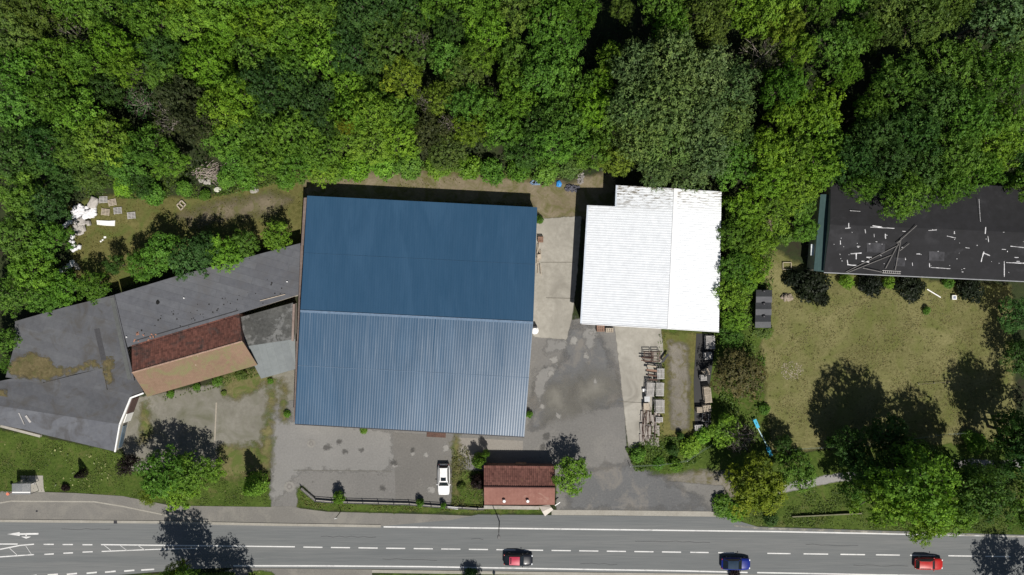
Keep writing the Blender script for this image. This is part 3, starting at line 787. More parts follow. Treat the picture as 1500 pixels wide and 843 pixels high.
MB().beam(W(366, 512, 3.05)+Vector((0, 0, .05)), W(377, 534, 2.75)+Vector((0, 0, .05)), 0.22, 0.06).build('roof_light', DARKGLASS, ln)
MB().beam(W(431, 446, 2.7), W(429, 500, 3.1), 0.3, 0.5).build('parapet', surf('pinkish_render', (0.20, 0.15, 0.13), (0.30, 0.24, 0.21), 2, .4), ln)

# ---- small hut with red roof by the road
HUTTILE = surf('old_red_tile', (0.120, 0.050, 0.040), (0.205, 0.095, 0.075), 2.5, 0.35, c3=(0.20, 0.145, 0.055), c3w=(0.60, 0.72), rough=0.85, bump=0.2, tint=True)
HUTSHEET = surf('red_corrugated_sheet', (0.190, 0.086, 0.068), (0.255, 0.128, 0.102), 2.0, 0.3, c3=(0.31, 0.20, 0.16), c3w=(0.58, 0.68), rough=0.8, bump=0.15,
                speck=(0.42, 0.20, 0.10), speck_w=(0.72, 0.76), speck_scale=1.5)
hut = thing('brick_hut', 'small hut with a red tile and corrugated gable roof at the road entrance', 'hut', W(760, 712, 0))
e = 2.85; rg = 4.3
n0, n1_ = W(709, 682.5, e), W(813, 683.5, e); q0, q1 = W(709, 713.8, rg), W(813, 714.8, rg); s0, s1 = W(709.5, 739.5, e), W(812.5, 739.8, e)
walls('wall', [Vector((p.x, p.y, p.z-0.15)) for p in inset([n0, n1_, q1, s1, s0, q0], 0.25)], BRICKWALL, hut)
slope('roof', n1_, n0, q0, q1, int((n1_-n0).length/0.075), course_v((q0-n0).length, 0.34), tiles(0.3, 0.34), HUTTILE, hut, tile_tint(0.3, 0.34, 0.75, 1.25))
slope('roof', s0, s1, q1, q0, int((s1-s0).length/0.05), 6, lambda u, v: 0.022*math.cos(2*math.pi*u/0.2), HUTSHEET, hut)
MB().tube(q0+Vector((0, 0, .05)), q1+Vector((0, 0, .05)), 0.12, 0.12, 8).build('ridge_tiles', plain('ridge_red', (0.13, 0.06, 0.05), 0.9), hut)
for px in (738.6, 773.0):
    p = W(px, 733, 3.1)
    MB().tube(p-Vector((0, 0, 0.3)), p+Vector((0, 0, 0.65)), 0.17, 0.17, 10).build('chimney', WHITEPAINT, hut)
    MB().tube(p+Vector((0, 0, 0.65)), p+Vector((0, 0, 0.82)), 0.25, 0.2, 10).build('chimney_cap', WHITEPAINT, hut.children[-1])
MB().beam(W(709, 741.5, 0.4)+Vector((0, -.1, 0)), W(790, 742.5, 0.4)+Vector((0, -.1, 0)), 0.5, 0.8).build('plinth', CONCRETE, hut)
wall_panel('door', n1_, n0, 0.4, 0.55, 0.05, 2.0, (0, 1, 0), WOODRED, hut, 0.05)

# ---- black-roofed hall on the right
BLACK = surf('black_roof_felt', (0.011, 0.011, 0.012), (0.020, 0.020, 0.023), 1.0, 0.15, c3=(0.028, 0.028, 0.031), c3w=(0.56, 0.66), rough=0.8, bump=0.2, lines=(-0.045, 12, 1.1, (0.8, 0.8, 0.8), 0.02))
TEAL = surf('teal_cladding', (0.020, 0.052, 0.052), (0.034, 0.074, 0.072), 2.0, 0.3, rough=0.6, bump=0.1, lines=(0, 0.3, 6, (0.8, 0.8, 0.8), 0.01))
hb, hbr = 4.2, 5.0
bh = thing('hall', 'long hall with a patched black felt roof and teal gable wall', 'building', W(1400, 340, 0))
k_nw, k_rw, k_sw = W(1217, 262, hb), W(1216, 329, hbr), W(1207, 399, hb)
k_ne, k_re, k_se = W(1760, 285, hb), W(1760, 352, hbr), W(1760, 424, hb)
slope('roof', k_ne, k_nw, k_rw, k_re, 30, 8, lambda u, v: 0.01*math.sin(u*.8), BLACK, bh)
slope('roof', k_sw, k_se, k_re, k_rw, 30, 8, lambda u, v: 0.01*math.sin(u*.7), BLACK, bh)
hl_ = [Vector((p.x, p.y, p.z-0.15)) for p in (k_nw+Vector((.1, -.2, 0)), k_rw+Vector((.1, 0, 0)), k_sw+Vector((.1, .2, 0)), k_se+Vector((-.2, .2, 0)), k_re+Vector((-.2, 0, 0)), k_ne+Vector((-.2, -.2, 0)))]
walls('wall', hl_, RENDERWALL, bh)
tq = [W(1202, 285, 3.5), W(1218, 285, 3.5), W(1210, 399, 3.5), W(1192, 397, 3.5)]
tm = MB(); tm.prism(tq, 3.38, 3.5); tm.build('side_roof', TEAL, bh)
walls('side_wall', [Vector((p.x, p.y, 3.37)) for p in inset(tq, .15)], RENDERWALL, bh)
wall_panel('window', hl_[2], hl_[3], 0.10, 0.16, 1.0, 2.4, (0, -1, 0), DARKGLASS, bh)
wall_panel('window', hl_[2], hl_[3], 0.22, 0.28, 1.0, 2.4, (0, -1, 0), DARKGLASS, bh)
MB().beam(k_sw+Vector((0, -.06, -.06)), k_se+Vector((0, -.06, -.06)), 0.12, 0.1).build('gutter', STEEL, bh)
def on_hall(px, py, lift=0.03):
    t = (py-(329+(px-1216)*0.042))/70.0; h = hbr-(hbr-hb)*min(max(t, 0), 1)
    return W(px, py, h)+Vector((0, 0, lift))
rr = random.Random(5); FLASH = plain('white_flashing', (0.50, 0.50, 0.51), 0.7, 0, 0.4, 3)
def flake(a, b, w):
    a, b = Vector(a), Vector(b); d = (b-a).normalized(); n = Vector((-d.y, d.x, 0)); k = max(2, int((b-a).length/.35)); up_, lo_ = [], []
    for i in range(k+1):
        q = a.lerp(b, i/k); up_.append(q+n*w*rr.uniform(.25, .6)); lo_.append(q-n*w*rr.uniform(.25, .6))
    m = MB()
    for i in range(k):
        m.quad(lo_[i], lo_[i+1], up_[i+1], up_[i])
        e = Vector((0, 0, .025)); m.quad(lo_[i]-e, lo_[i+1]-e, lo_[i+1], lo_[i]); m.quad(up_[i+1]-e, up_[i]-e, up_[i], up_[i+1])
    m.build('roof_patch', FLASH, bh)
for i in range(52):
    px = rr.uniform(1218, 1300) if i < 22 else rr.uniform(1320, 1500); y0 = 329+(px-1216)*0.042
    py = y0+rr.uniform(0, 62); s_ = rr.choice((.25, .3, .4, .5, .8, 1.6, 2.0)); v_ = rr.random() < .25
    flake(on_hall(px, py), on_hall(px+(0.3 if v_ else 3*s_), py+(3*s_ if v_ else .2)), rr.uniform(.06, .15))
for (x0, y0, x1, y1, w) in ((1241, 388, 1257, 389.5, .35), (1241, 381, 1242, 388, .3), (1246, 372, 1262, 371, .25), (1254, 372, 1254, 380, .3), (1262, 383, 1273, 384, .4), (1243, 327, 1243.5, 335, .3), (1238, 335, 1246, 334, .25),
                            (1267, 336, 1268, 342, .2), (1297, 343, 1297, 350, .3), (1275, 333, 1310, 335, .2), (1278, 331, 1292, 333, .35), (1444, 333, 1443, 343, .25), (1437, 384, 1441, 369, .3), (1441, 371, 1450, 375, .25),
                            (1447, 346, 1448, 355, .2), (1471, 383, 1471, 406, .2), (1480, 361, 1500, 363, .2), (1363, 392, 1392, 394, .15), (1398, 339, 1398, 343, .3), (1360, 338, 1372, 337, .2), (1414, 363, 1420, 364, .2),
                            (1387, 346, 1400, 349, .15), (1434, 292, 1436, 325, .1), (1245, 309, 1260, 310, .1), (1474, 385, 1500, 386, .25)):
    flake(on_hall(x0, y0), on_hall(x1, y1), w*.55)
GPATCH = plain('grey_felt_patch', (0.045, 0.045, 0.05), 0.9, 0, 0.4, 1.2)
for (px, py, w, d) in ((1283, 360, 2.6, 2.0), (1372, 372, 2.2, 2.0), (1318, 380, 1.5, 2.0)):
    MB().box(on_hall(px, py, 0.02), (w, d, 0.03), -0.04).build('felt_patch', GPATCH, bh)
OLDPOLE = surf('old_pole', (.12, .115, .11), (.23, .22, .21), 4, .8, rough=.9)
PL = [((1238, 399), (1318, 358), 'longest grey timber pole lying on the black roof, aimed up right'), ((1240, 400), (1305, 374), 'pale grey timber pole lying lowest on the black roof'),
      ((1296, 394), (1318, 352), 'steep grey pole on the black roof, left of the two upright ones'), ((1310, 396), (1319, 349), 'nearly upright grey pole on the black roof, reaching the pole fork'),
      ((1312, 357), (1341, 331), 'pale pole sticking out to the upper right from under the oak'), ((1316, 368), (1330, 357), 'short grey pole at the right of the roof pole heap'),
      ((1262, 393), (1290, 399), 'dull pole lying flat along the hall eave')]
for i, (a, b, lab) in enumerate(PL):
    o = MB().tube(on_hall(*a, 0.16+0.05*i), on_hall(*b, 0.16+0.05*i), 0.06, 0.045, 7).build('timber_pole', OLDPOLE)
    tag(o, lab, 'pole', 'timber poles on the black roof')
r_ = thing('ladder', 'short wooden ladder lying along the eave of the black roof', 'ladder', on_hall(1306, 399, .1))
lm = MB(); lm.beam(on_hall(1292, 396.5, .12), on_hall(1319, 398, .12), .07, .07); lm.beam(on_hall(1292, 400, .12), on_hall(1319, 401.5, .12), .07, .07)
lm.build('rail', WOODGREY, r_)
lm = MB()
for i in range(9): lm.beam(on_hall(1293.5+3*i, 396.6+.16*i, .13), on_hall(1293.5+3*i, 400.1+.16*i, .13), .05, .05)
lm.build('rung', WOODGREY, r_)
po = thing('porch_canopy', 'small white canopy beside the teal wall of the black-roofed hall', 'canopy', W(1194, 366, 0))
a, b, c, d = W(1188, 358, 2.6), W(1200.5, 359, 2.6), W(1200, 375.5, 2.6), W(1187.5, 374.5, 2.6)
MB().prism([a, b, c, d], 2.5, 2.6).build('roof', plain('canopy_white', (0.6, 0.64, 0.66), 0.4, 0, .15), po)
lm = MB()
for p in (a, d): lm.tube((p.x+.1, p.y, 0), (p.x+.1, p.y, 2.5), .04)
lm.build('post', STEEL, po)

# ---- zigzag-roofed dark shed
zs = thing('playhouse_row', 'dark grey shed with three small pitched roofs in a row among the shrubs', 'shed', W(1116, 446, 0))
dk = surf('dark_shingle', (0.075, 0.078, 0.085), (0.105, 0.108, 0.116), 3, .5, rough=.85, bump=.3)
zt, zb_ = 2.5, 1.7
ys = [424, 436, 446, 455, 464, 474]
xl, xr = 1107.5, 1131
for i in range(3):
    y0 = 425+i*18.5; ym = y0+9.8; y1 = y0+18.5
    xr_i = xr-(0.8*i)
    top = lambda y: None
    A, B = W(xl-.6*i, y0, zb_), W(xr_i, y0, zb_); M0, M1 = W(xl-.6*i, ym, zt), W(xr_i, ym, zt); E0, E1 = W(xl-.6*i, y1, zb_), W(xr_i, y1, zb_)
    rb = MB(); rb.quad(B, A, M0, M1); rb.quad(E0, E1, M1, M0)
    for p, q, r in ((A, E0, M0), (B, E1, M1)): rb.tri(p, q, r)
    ro = rb.build('roof', dk, zs)
    MB().ball(W((xl+xr)/2, y0+1.5, 1.95), (0.28, 0.22, 0.2), 8, 5).build('vent_cowl', DARKSTEEL, ro)
zw = MB(); zw.prism([W(1109, 428, zb_), W(1129, 428, zb_), W(1127, 478, zb_), W(1108, 478, zb_)], 0, zb_)
zw.build('wall', plain('dark_boarding', (0.04, 0.042, 0.045), .8), zs)

# ------------------------------------------------------------------ vegetation
def leaf_mesh(name, P, N, size, tint, rng, slim=0.55):
    """rhombic leaves at P facing N"""
    n = len(P)
    t = rng.normal(size=(n, 3)); t -= (t*N).sum(1, keepdims=True)*N
    t /= np.linalg.norm(t, axis=1, keepdims=True)+1e-9
    b = np.cross(N, t)
    s = size[:, None]
    V = np.stack([P-t*s*0.5, P+b*s*0.5*slim+N*s*0.06, P+t*s*0.5, P-b*s*0.5*slim+N*s*0.06], 1).reshape(-1, 3)
    me = bpy.data.meshes.new(name)
    me.vertices.add(n*4); me.vertices.foreach_set('co', V.astype(np.float32).ravel())
    me.loops.add(n*4); me.loops.foreach_set('vertex_index', np.arange(n*4, dtype=np.int32))
    me.polygons.add(n); me.polygons.foreach_set('loop_start', np.arange(0, n*4, 4, dtype=np.int32))
    me.update(calc_edges=True)
    a = me.attributes.new('tint', 'FLOAT', 'FACE'); a.data.foreach_set('value', tint.astype(np.float32))
    me.materials.append(LEAF)
    return me

def unit(v): return v/(np.linalg.norm(v, axis=1, keepdims=True)+1e-9)

def make_crown(seed, style):
    """crown of 5 m radius centred 7.6 m up on a 12 m tree, with its trunk and limbs; returns (crown mesh, trunk mesh)"""
    rng = np.random.default_rng(seed)
    RR = 5.0; zc = 7.6
    cl = {'round': 0.52, 'fine': 0.34, 'long': 0.42, 'sparse': 0.34}[style]
    nl = {'round': 19, 'fine': 22, 'long': 24, 'sparse': 15}[style]
    dens = {'round': 1.0, 'fine': 1.0, 'long': 1.0, 'sparse': 0.30}[style]
    lobes = [(np.array([0, 0, zc+1.2]), 2.0)]
    for i in range(nl):
        a = 2.399963*i + rng.uniform(-.35, .35); rad = RR*math.sqrt((i+0.6)/nl)*0.76*rng.uniform(.85, 1.12)
        r = rng.uniform(0.85, 1.9) if rad > 1.8 else rng.uniform(1.3, 2.0)
        z = zc + 2.3*(1-(rad/RR)**2) - 0.8 + rng.uniform(-1.0, .7)
        lobes.append((np.array([rad*math.cos(a), rad*math.sin(a), z]), r))
    for i in range(8):   # lower skirt
        a = rng.uniform(0, 6.28); rad = RR*rng.uniform(.5, .8)
        lobes.append((np.array([rad*math.cos(a), rad*math.sin(a), zc-2.3+rng.uniform(-.8, .6)]), rng.uniform(1.0, 1.5)))
    P, N, Sz, T = [], [], [], []
    cen = np.array([l[0] for l in lobes]); rad = np.array([l[1] for l in lobes])
    for li, (c, r) in enumerate(lobes):
        m = int(dens*{'round': 2.7, 'fine': 2.5, 'long': 2.5, 'sparse': 2.6}[style]*(r/cl)**2)
        d = unit(rng.normal(size=(m, 3)))
        d = d[d[:, 2] > -0.45]
        d[:, 2] *= 0.85
        q = c + d*r*rng.uniform(.74, 1.16, (len(d), 1))
        dist = np.linalg.norm(q[:, None, :]-cen[None], axis=2)/rad[None]
        dist[:, li] = 9
        keep = dist.min(1) > 0.80
        q, d = q[keep], d[keep]
        lt = rng.uniform(.78, 1.22)
        for cq, cd in zip(q, unit(d)):
            if rng.random() < (0.24 if style == 'long' else 0.12): continue
            k = {'round': 22, 'fine': 13, 'long': 14, 'sparse': 9}[style]
            off = rng.normal(size=(k, 3))*cl*0.42
            if style == 'long':
                ax = np.array([cd[0], cd[1], 0.25]); ax /= np.linalg.norm(ax)+1e-6
                off = off*0.7 + ax[None]*rng.normal(size=(k, 1))*cl*0.75
            if style == 'fine':
                ax = np.array([-0.5, 0.85, 0.1]); off = off*0.8 + ax[None]*rng.normal(size=(k, 1))*cl*0.5
            off -= (off @ cd)[:, None]*cd[None]*0.30
            pos = cq + off
            nn = unit(cd[None]*0.75 + np.array([[0, 0, .45]]) + rng.normal(size=(k, 3))*0.35)
            P.append(pos); N.append(nn)
            Sz.append(rng.uniform(.22, .40, k)*{'round': 1.0, 'fine': .78, 'long': .85, 'sparse': .85}[style])
            T.append(np.full(k, lt*rng.uniform(.78, 1.22))*rng.uniform(.9, 1.1, k))
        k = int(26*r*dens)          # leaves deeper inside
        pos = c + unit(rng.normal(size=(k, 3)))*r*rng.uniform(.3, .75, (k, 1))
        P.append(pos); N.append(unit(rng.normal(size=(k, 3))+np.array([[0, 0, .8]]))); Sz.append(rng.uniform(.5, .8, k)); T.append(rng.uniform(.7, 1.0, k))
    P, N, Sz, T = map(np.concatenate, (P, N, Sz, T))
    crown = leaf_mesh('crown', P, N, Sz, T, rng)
    mb = MB(); rr = random.Random(seed)
    pts = [Vector((0, 0, -0.3)), Vector((.1, .05, 2.2)), Vector((.05, -.1, 4.5)), Vector((0, .1, zc)), Vector((0, 0, zc+2.2))]
    rds = [.34, .27, .22, .15, .05]
    for i in range(4): mb.tube(pts[i], pts[i+1], rds[i], rds[i+1], 8)
    for c, r in lobes[1:]:
        st = Vector((0, 0, rr.uniform(3.2, 6.2))); en = Vector(c)+Vector((0, 0, .2*r))
        md = st.lerp(en, .5)+Vector((rr.uniform(-.3, .3), rr.uniform(-.3, .3), -.2))
        mb.tube(st, md, .11, .075, 6); mb.tube(md, en, .075, .03, 6)
        if style == 'sparse':
            for _ in range(5):
                dd = Vector((rr.uniform(-1, 1), rr.uniform(-1, 1), rr.uniform(-.2, 1))).normalized()*r*1.05
                mb.tube(md.lerp(en, rr.uniform(.4, 1)), Vector(c)+dd, .03, .012, 4)
    me = bpy.data.meshes.new('trunk'); me.from_pydata(mb.v, [], mb.f)
    me.materials.append(DEADWOOD if style == 'sparse' else BARK)
    return crown, me

def make_shrub(seed, style='round'):
    """shrub of 1.5 m radius, 2.2 m tall"""
    rng = np.random.default_rng(seed); P, N, Sz, T = [], [], [], []
    lobes = [(np.array([0, 0, 1.3]), .8)]
    for i in range(7):
        a = i*.9+rng.uniform(-.3, .3); q = rng.uniform(.5, 1.0)
        lobes.append((np.array([q*math.cos(a), q*math.sin(a), rng.uniform(.5, 1.3)]), rng.uniform(.4, .65)))
    mb = MB()
    for c, r in lobes:
        m = int(60*r/0.6); d = unit(rng.normal(size=(m, 3))); d = d[d[:, 2] > -.5]
        q = c+d*r*rng.uniform(.8, 1.15, (len(d), 1)); lt = rng.uniform(.9, 1.1)
        for cq, cd in zip(q, d):
            k = 7
            P.append(cq+rng.normal(size=(k, 3))*.11); N.append(unit(cd[None]*.7+np.array([[0, 0, .5]])+rng.normal(size=(k, 3))*.45))
            Sz.append(rng.uniform(.16, .32, k)); T.append(np.full(k, lt*rng.uniform(.75, 1.25))*rng.uniform(.9, 1.1, k))
        mb.tube((0, 0, -.1), tuple(c), .035, .015, 5)
    P, N, Sz, T = map(np.concatenate, (P, N, Sz, T))
    me = bpy.data.meshes.new('stem'); me.from_pydata(mb.v, [], mb.f); me.materials.append(BARK)
    return leaf_mesh('foliage', P, N, Sz, T, rng), me

def make_cone(seed):
    """slim conical tree, 1.5 m radius, 6 m tall"""
    rng = np.random.default_rng(seed); P, N, Sz, T = [], [], [], []
    for i in range(560):
        z = rng.uniform(.4, 6.0); r = 1.5*(1-z/6.3)**.8*rng.uniform(.75, 1.1); a = rng.uniform(0, 6.283)
        cd = np.array([math.cos(a), math.sin(a), .5]); cd /= np.linalg.norm(cd)
        cq = np.array([r*math.cos(a), r*math.sin(a), z]); k = 8
        P.append(cq+rng.normal(size=(k, 3))*.13); N.append(unit(cd[None]*.7+rng.normal(size=(k, 3))*.45)); Sz.append(rng.uniform(.16, .3, k)); T.append(np.full(k, rng.uniform(.75, 1.2)))
    P, N, Sz, T = map(np.concatenate, (P, N, Sz, T))
    mb = MB().tube((0, 0, -.1), (0, 0, 5.8), .12, .03, 7)
    me = bpy.data.meshes.new('trunk'); me.from_pydata(mb.v, [], mb.f); me.materials.append(BARK)
    return leaf_mesh('crown', P, N, Sz, T, rng), me

CROWNS = {st: [make_crown(100*i+s, st) for s in range(n)] for i, (st, n) in enumerate((('round', 6), ('fine', 4), ('long', 3), ('sparse', 3)))}
SHRUBS = [make_shrub(500+i) for i in range(5)]
CONES = [make_cone(600), make_cone(601)]
COL = {'T': (0.110, 0.108, 0.034), 'B': (0.152, 0.280, 0.026), 'M': (0.106, 0.216, 0.026), 'D': (0.056, 0.124, 0.024), 'O': (0.108, 0.172, 0.032), 'Y': (0.172, 0.240, 0.024),
       'G': (0.128, 0.205, 0.060), 'P': (0.022, 0.014, 0.014), 'N': (0.072, 0.090, 0.028), 'F': (0.20, 0.23, 0.018), 'K': (0.011, 0.018, 0.007)}
CNAME = {'T': 'tan green', 'B': 'bright green', 'M': 'mid green', 'D': 'dark green', 'O': 'olive green', 'Y': 'yellow green', 'G': 'grey green', 'P': 'dark purple', 'N': 'brownish green',
         'F': 'yellow', 'K': 'blackish green'}
tr_rng = random.Random(21)

def put(root, meshes, names, col):
    for me, nm in zip(meshes, names):
        o = bpy.data.objects.new(nm, me); C.objects.link(o); o.parent = root
        j = tr_rng.uniform(.82, 1.18)
        o.color = (col[0]*j*tr_rng.uniform(.88, 1.10), col[1]*j, col[2]*j*tr_rng.uniform(.8, 1.2), 1)

def tree(px, py, r, k, h, style='round', label='', group=None, name='tree'):
    if group: h *= tr_rng.uniform(.86, 1.16)
    hc = h*0.66
    p = W(px, py, hc)
    rad = r*0.1*(1-hc/CAM_H)*((1.04 if style == 'fine' and px > 1180 else 1.15) if group else 1.06)
    t = thing(name, label, 'tree', (p.x, p.y, 0), group, tr_rng.uniform(0, 6.283) if style != 'fine' else tr_rng.uniform(-.5, .5))
    t.scale = (rad/5.0, rad/5.0*tr_rng.uniform(.94, 1.06), h/11.6)
    var = CROWNS[style]; crown, trunk = var[tr_rng.randrange(len(var))]
    put(t, (crown, trunk), ('crown', 'trunk'), COL[k])
    return t

def shrub(px, py, r, k, h, label, group=None, name='shrub'):
    p = W(px, py, h*.5); rad = r*.1*(1-h*.5/CAM_H)
    t = thing(name, label, 'shrub', (p.x, p.y, 0), group, tr_rng.uniform(0, 6.283))
    t.scale = (rad/1.5, rad/1.5, h/2.1)
    put(t, SHRUBS[tr_rng.randrange(5)], ('foliage', 'stem'), COL[k])
    return t

def cone(px, py, r, k, h, label):
    p = W(px, py, h*.4); rad = r*.1
    t = thing('conical_tree', label, 'tree', (p.x, p.y, 0), None, tr_rng.uniform(0, 6.283))
    t.scale = (rad/1.5, rad/1.5, h/6.0)
    put(t, CONES[tr_rng.randrange(2)], ('crown', 'trunk'), COL[k]); return t

# the wood: (x, y, radius, colour, height, style)
r_, f_, l_, s_ = 'round', 'fine', 'long', 'sparse'
WOOD = [
 # along the top edge
 (15,-12,34,'O',15,r_),(55,14,34,'O',15,r_),(20,50,34,'O',14,r_),(100,-5,34,'M',15,r_),(150,8,32,'M',15,r_),(105,50,30,'O',12,s_),(205,-10,32,'D',16,r_),(222,28,32,'M',15,r_),(262,-5,34,'B',16,r_),(275,34,30,'B',15,r_),
 (318,8,34,'B',16,r_),(330,45,30,'B',15,r_),(375,-5,36,'M',16,r_),(372,36,32,'B',15,r_),(420,18,34,'B',16,r_),(425,60,34,'B',15,r_),(468,-8,34,'M',16,r_),(480,30,34,'B',16,r_),(478,82,34,'B',14,r_),
 (535,18,46,'D',17,f_),(575,62,50,'O',17,f_),(520,75,38,'D',15,f_),(600,8,36,'D',16,f_),(640,0,28,'M',15,r_),(664,38,26,'D',14,r_),(700,10,32,'M',16,r_),(712,48,30,'B',16,r_),(762,12,32,'O',16,r_),
 (805,30,44,'M',18,r_),(815,72,40,'M',17,r_),(840,10,36,'M',17,r_),(912,14,17,'O',10,r_),(975,-2,32,'M',17,r_),(985,38,28,'M',16,l_),(1030,12,38,'O',17,r_),(1040,48,26,'O',15,r_),
 (1085,-5,32,'B',17,r_),(1125,18,36,'B',17,r_),(1150,40,26,'Y',16,r_),(1195,10,34,'M',17,f_),(1240,-5,34,'M',17,f_),(1300,8,40,'O',18,f_),(1350,25,46,'O',18,f_),(1390,0,36,'O',18,f_),(1465,18,48,'G',18,l_),(1500,50,40,'G',18,l_),
 # second row
 (30,100,34,'M',14,r_),(78,88,32,'M',14,r_),(122,92,28,'M',13,r_),(168,70,30,'B',15,r_),(185,98,26,'B',14,r_),(235,75,30,'D',14,r_),(240,112,26,'M',13,r_),(300,88,36,'B',16,r_),(318,116,24,'B',14,r_),(375,85,34,'M',15,r_),
 (395,125,38,'D',15,f_),(350,140,28,'B',14,r_),(425,110,32,'M',14,f_),(455,150,38,'D',14,f_),(510,130,28,'B',13,r_),(540,130,24,'M',12,r_),(590,112,28,'Y',13,r_),(613,62,20,'N',13,s_),(655,85,30,'M',14,r_),(680,112,30,'O',14,r_),
 (700,82,24,'B',14,r_),(752,118,26,'B',14,r_),(755,85,28,'M',15,r_),(800,110,38,'M',16,r_),(838,130,34,'M',15,r_),(880,122,22,'B',13,r_),(893,86,22,'B',13,r_),(930,100,36,'G',17,l_),(985,92,44,'G',19,l_),(1030,110,42,'G',19,l_),(1075,125,36,'G',17,l_),
 (1122,78,32,'N',14,s_),(1168,72,24,'B',15,r_),(1225,70,40,'M',17,f_),(1262,48,26,'M',16,f_),(1240,104,22,'M',14,f_),(1298,50,24,'O',14,f_),(1395,100,50,'M',18,f_),(1460,110,46,'M',18,f_),(1320,120,44,'M',17,f_),(1370,150,46,'D',18,f_),
 # third row
 (25,160,36,'M',13,r_),(80,145,34,'M',14,r_),(118,165,38,'B',14,r_),(155,130,24,'D',10,r_),(205,150,24,'D',9,s_),(265,142,32,'N',14,f_),(285,180,32,'N',13,f_),(246,172,26,'N',12,s_),(322,160,30,'B',13,r_),(330,200,32,'M',12,r_),(380,190,36,'M',13,f_),
 (430,195,36,'M',13,f_),(480,175,26,'D',12,f_),(507,165,26,'B',12,r_),(545,165,30,'B',13,r_),(580,165,28,'M',12,r_),(624,150,18,'N',10,s_),(646,140,24,'Y',12,r_),(685,150,28,'M',13,r_),(715,160,28,'M',13,r_),(764,150,24,'B',13,r_),(790,178,28,'D',13,r_),
 (828,172,32,'M',14,r_),(862,160,28,'B',14,r_),(880,185,26,'M',12,r_),(925,155,36,'G',17,l_),(975,150,44,'G',19,l_),(1025,170,42,'G',18,l_),(1068,175,34,'G',16,l_),(1148,128,32,'M',15,r_),(1192,160,36,'B',15,r_),(1145,172,22,'B',13,r_),(1205,195,34,'B',14,r_),
 (1275,160,26,'M',13,f_),(1285,195,38,'D',15,f_),(1340,195,42,'D',17,f_),(1415,170,46,'M',18,f_),(1475,175,38,'M',17,f_),(1460,215,32,'B',15,r_),(1400,225,42,'M',17,f_),
 # front rows towards the clearing and the roofs
 (20,225,36,'D',13,r_),(65,215,34,'D',12,r_),(110,215,34,'M',12,r_),(150,205,34,'B',12,r_),(182,238,30,'M',10,r_),(215,215,30,'M',11,r_),(245,232,26,'M',9,r_),(135,250,30,'O',9,r_),(90,258,26,'D',8,r_),(205,268,20,'D',6,r_),(350,232,26,'M',8,r_),(385,228,32,'M',10,r_),
 (425,235,30,'M',9,r_),(468,222,30,'M',10,f_),(470,250,20,'B',6,r_),(512,205,26,'B',10,r_),(505,182,13,'F',13,r_),(545,210,28,'B',10,r_),(585,205,28,'B',10,r_),(628,195,28,'N',9,f_),(660,180,18,'N',10,s_),(690,185,26,'Y',11,r_),(655,222,26,'O',8,r_),(735,192,28,'M',11,r_),(770,215,28,'D',10,r_),(810,208,30,'M',11,r_),
 (848,205,26,'M',11,r_),(868,222,26,'M',10,r_),(902,235,25,'Y',9,r_),(935,205,34,'G',14,l_),(980,205,40,'G',16,l_),(1035,220,38,'G',15,l_),(960,248,26,'G',11,l_),(1010,255,28,'G',11,l_),(1070,235,34,'M',13,r_),(1092,205,18,'G',13,l_),(1125,220,32,'B',13,r_),(1160,225,30,'B',13,r_),
 (1205,240,32,'B',12,r_),(1130,265,30,'B',11,r_),(1175,272,30,'B',10,r_),(1250,235,34,'D',14,f_),(1300,240,40,'D',16,f_),(1355,245,42,'D',17,f_),(1265,272,24,'M',12,f_),(1325,285,38,'M',15,f_),(1390,270,32,'M',15,f_),(1440,250,30,'M',15,f_),(1500,225,26,'D',12,r_),(1510,270,26,'M',12,r_),(1296,270,28,'D',14,f_),
]
COLS = [(-90, 90, 'at far left'), (90, 200, 'above the white sacks'), (200, 300, 'above the clearing'), (300, 380, 'by the brushwood heap'), (380, 450, 'left of the blue roof'),
        (450, 540, 'by the blue roof\'s corner'), (540, 630, 'above the blue roof\'s left half'), (630, 710, 'above the blue roof\'s right half'), (710, 790, 'above the blue roof\'s right end'), (790, 870, 'above the concrete lane'),
        (870, 960, 'above the white roof\'s step'), (960, 1060, 'above the white roof'), (1060, 1180, 'right of the white roof'), (1180, 1290, 'above the teal gable'), (1290, 1390, 'above the roof poles'), (1390, 1600, 'at far right')]
def wood_place(x, y):
    col = next((c for a, b, c in COLS if a <= x < b), COLS[0][2])
    row = 'top row' if y < 62 else ('second row' if y < 135 else ('third row' if y < 200 else 'front row'))
    return row, col
keys = {}
for i, (x, y, r, k, h, st) in enumerate(WOOD):
    row, col = wood_place(x, y); keys.setdefault((row, col, k, st == 's'), []).append(i)
WLAB = {}
ordn = ['leftmost', 'second', 'third', 'fourth', 'fifth']
for (row, col, k, _), ids in keys.items():
    ids.sort(key=lambda i: WOOD[i][0])
    for n, i in enumerate(ids):
        look = {'fine': 'feathery', 'long': 'silvery', 'sparse': 'half-bare', 'round': 'leafy'}[WOOD[i][5]]
        cn = CNAME[k] + ' ' + look + ' tree'
        WLAB[i] = cn + (', ' if len(ids) == 1 else ', ' + ordn[n] + ' of %d, ' % len(ids)) + row + ', ' + col
for i, (x, y, r, k, h, st) in enumerate(WOOD):
    tree(x, y, r, k, h, st, WLAB[i], 'trees of the wood', {'round': 'broadleaf_tree', 'fine': 'ash_tree', 'long': 'poplar_tree', 'sparse': 'bare_tree'}[st])

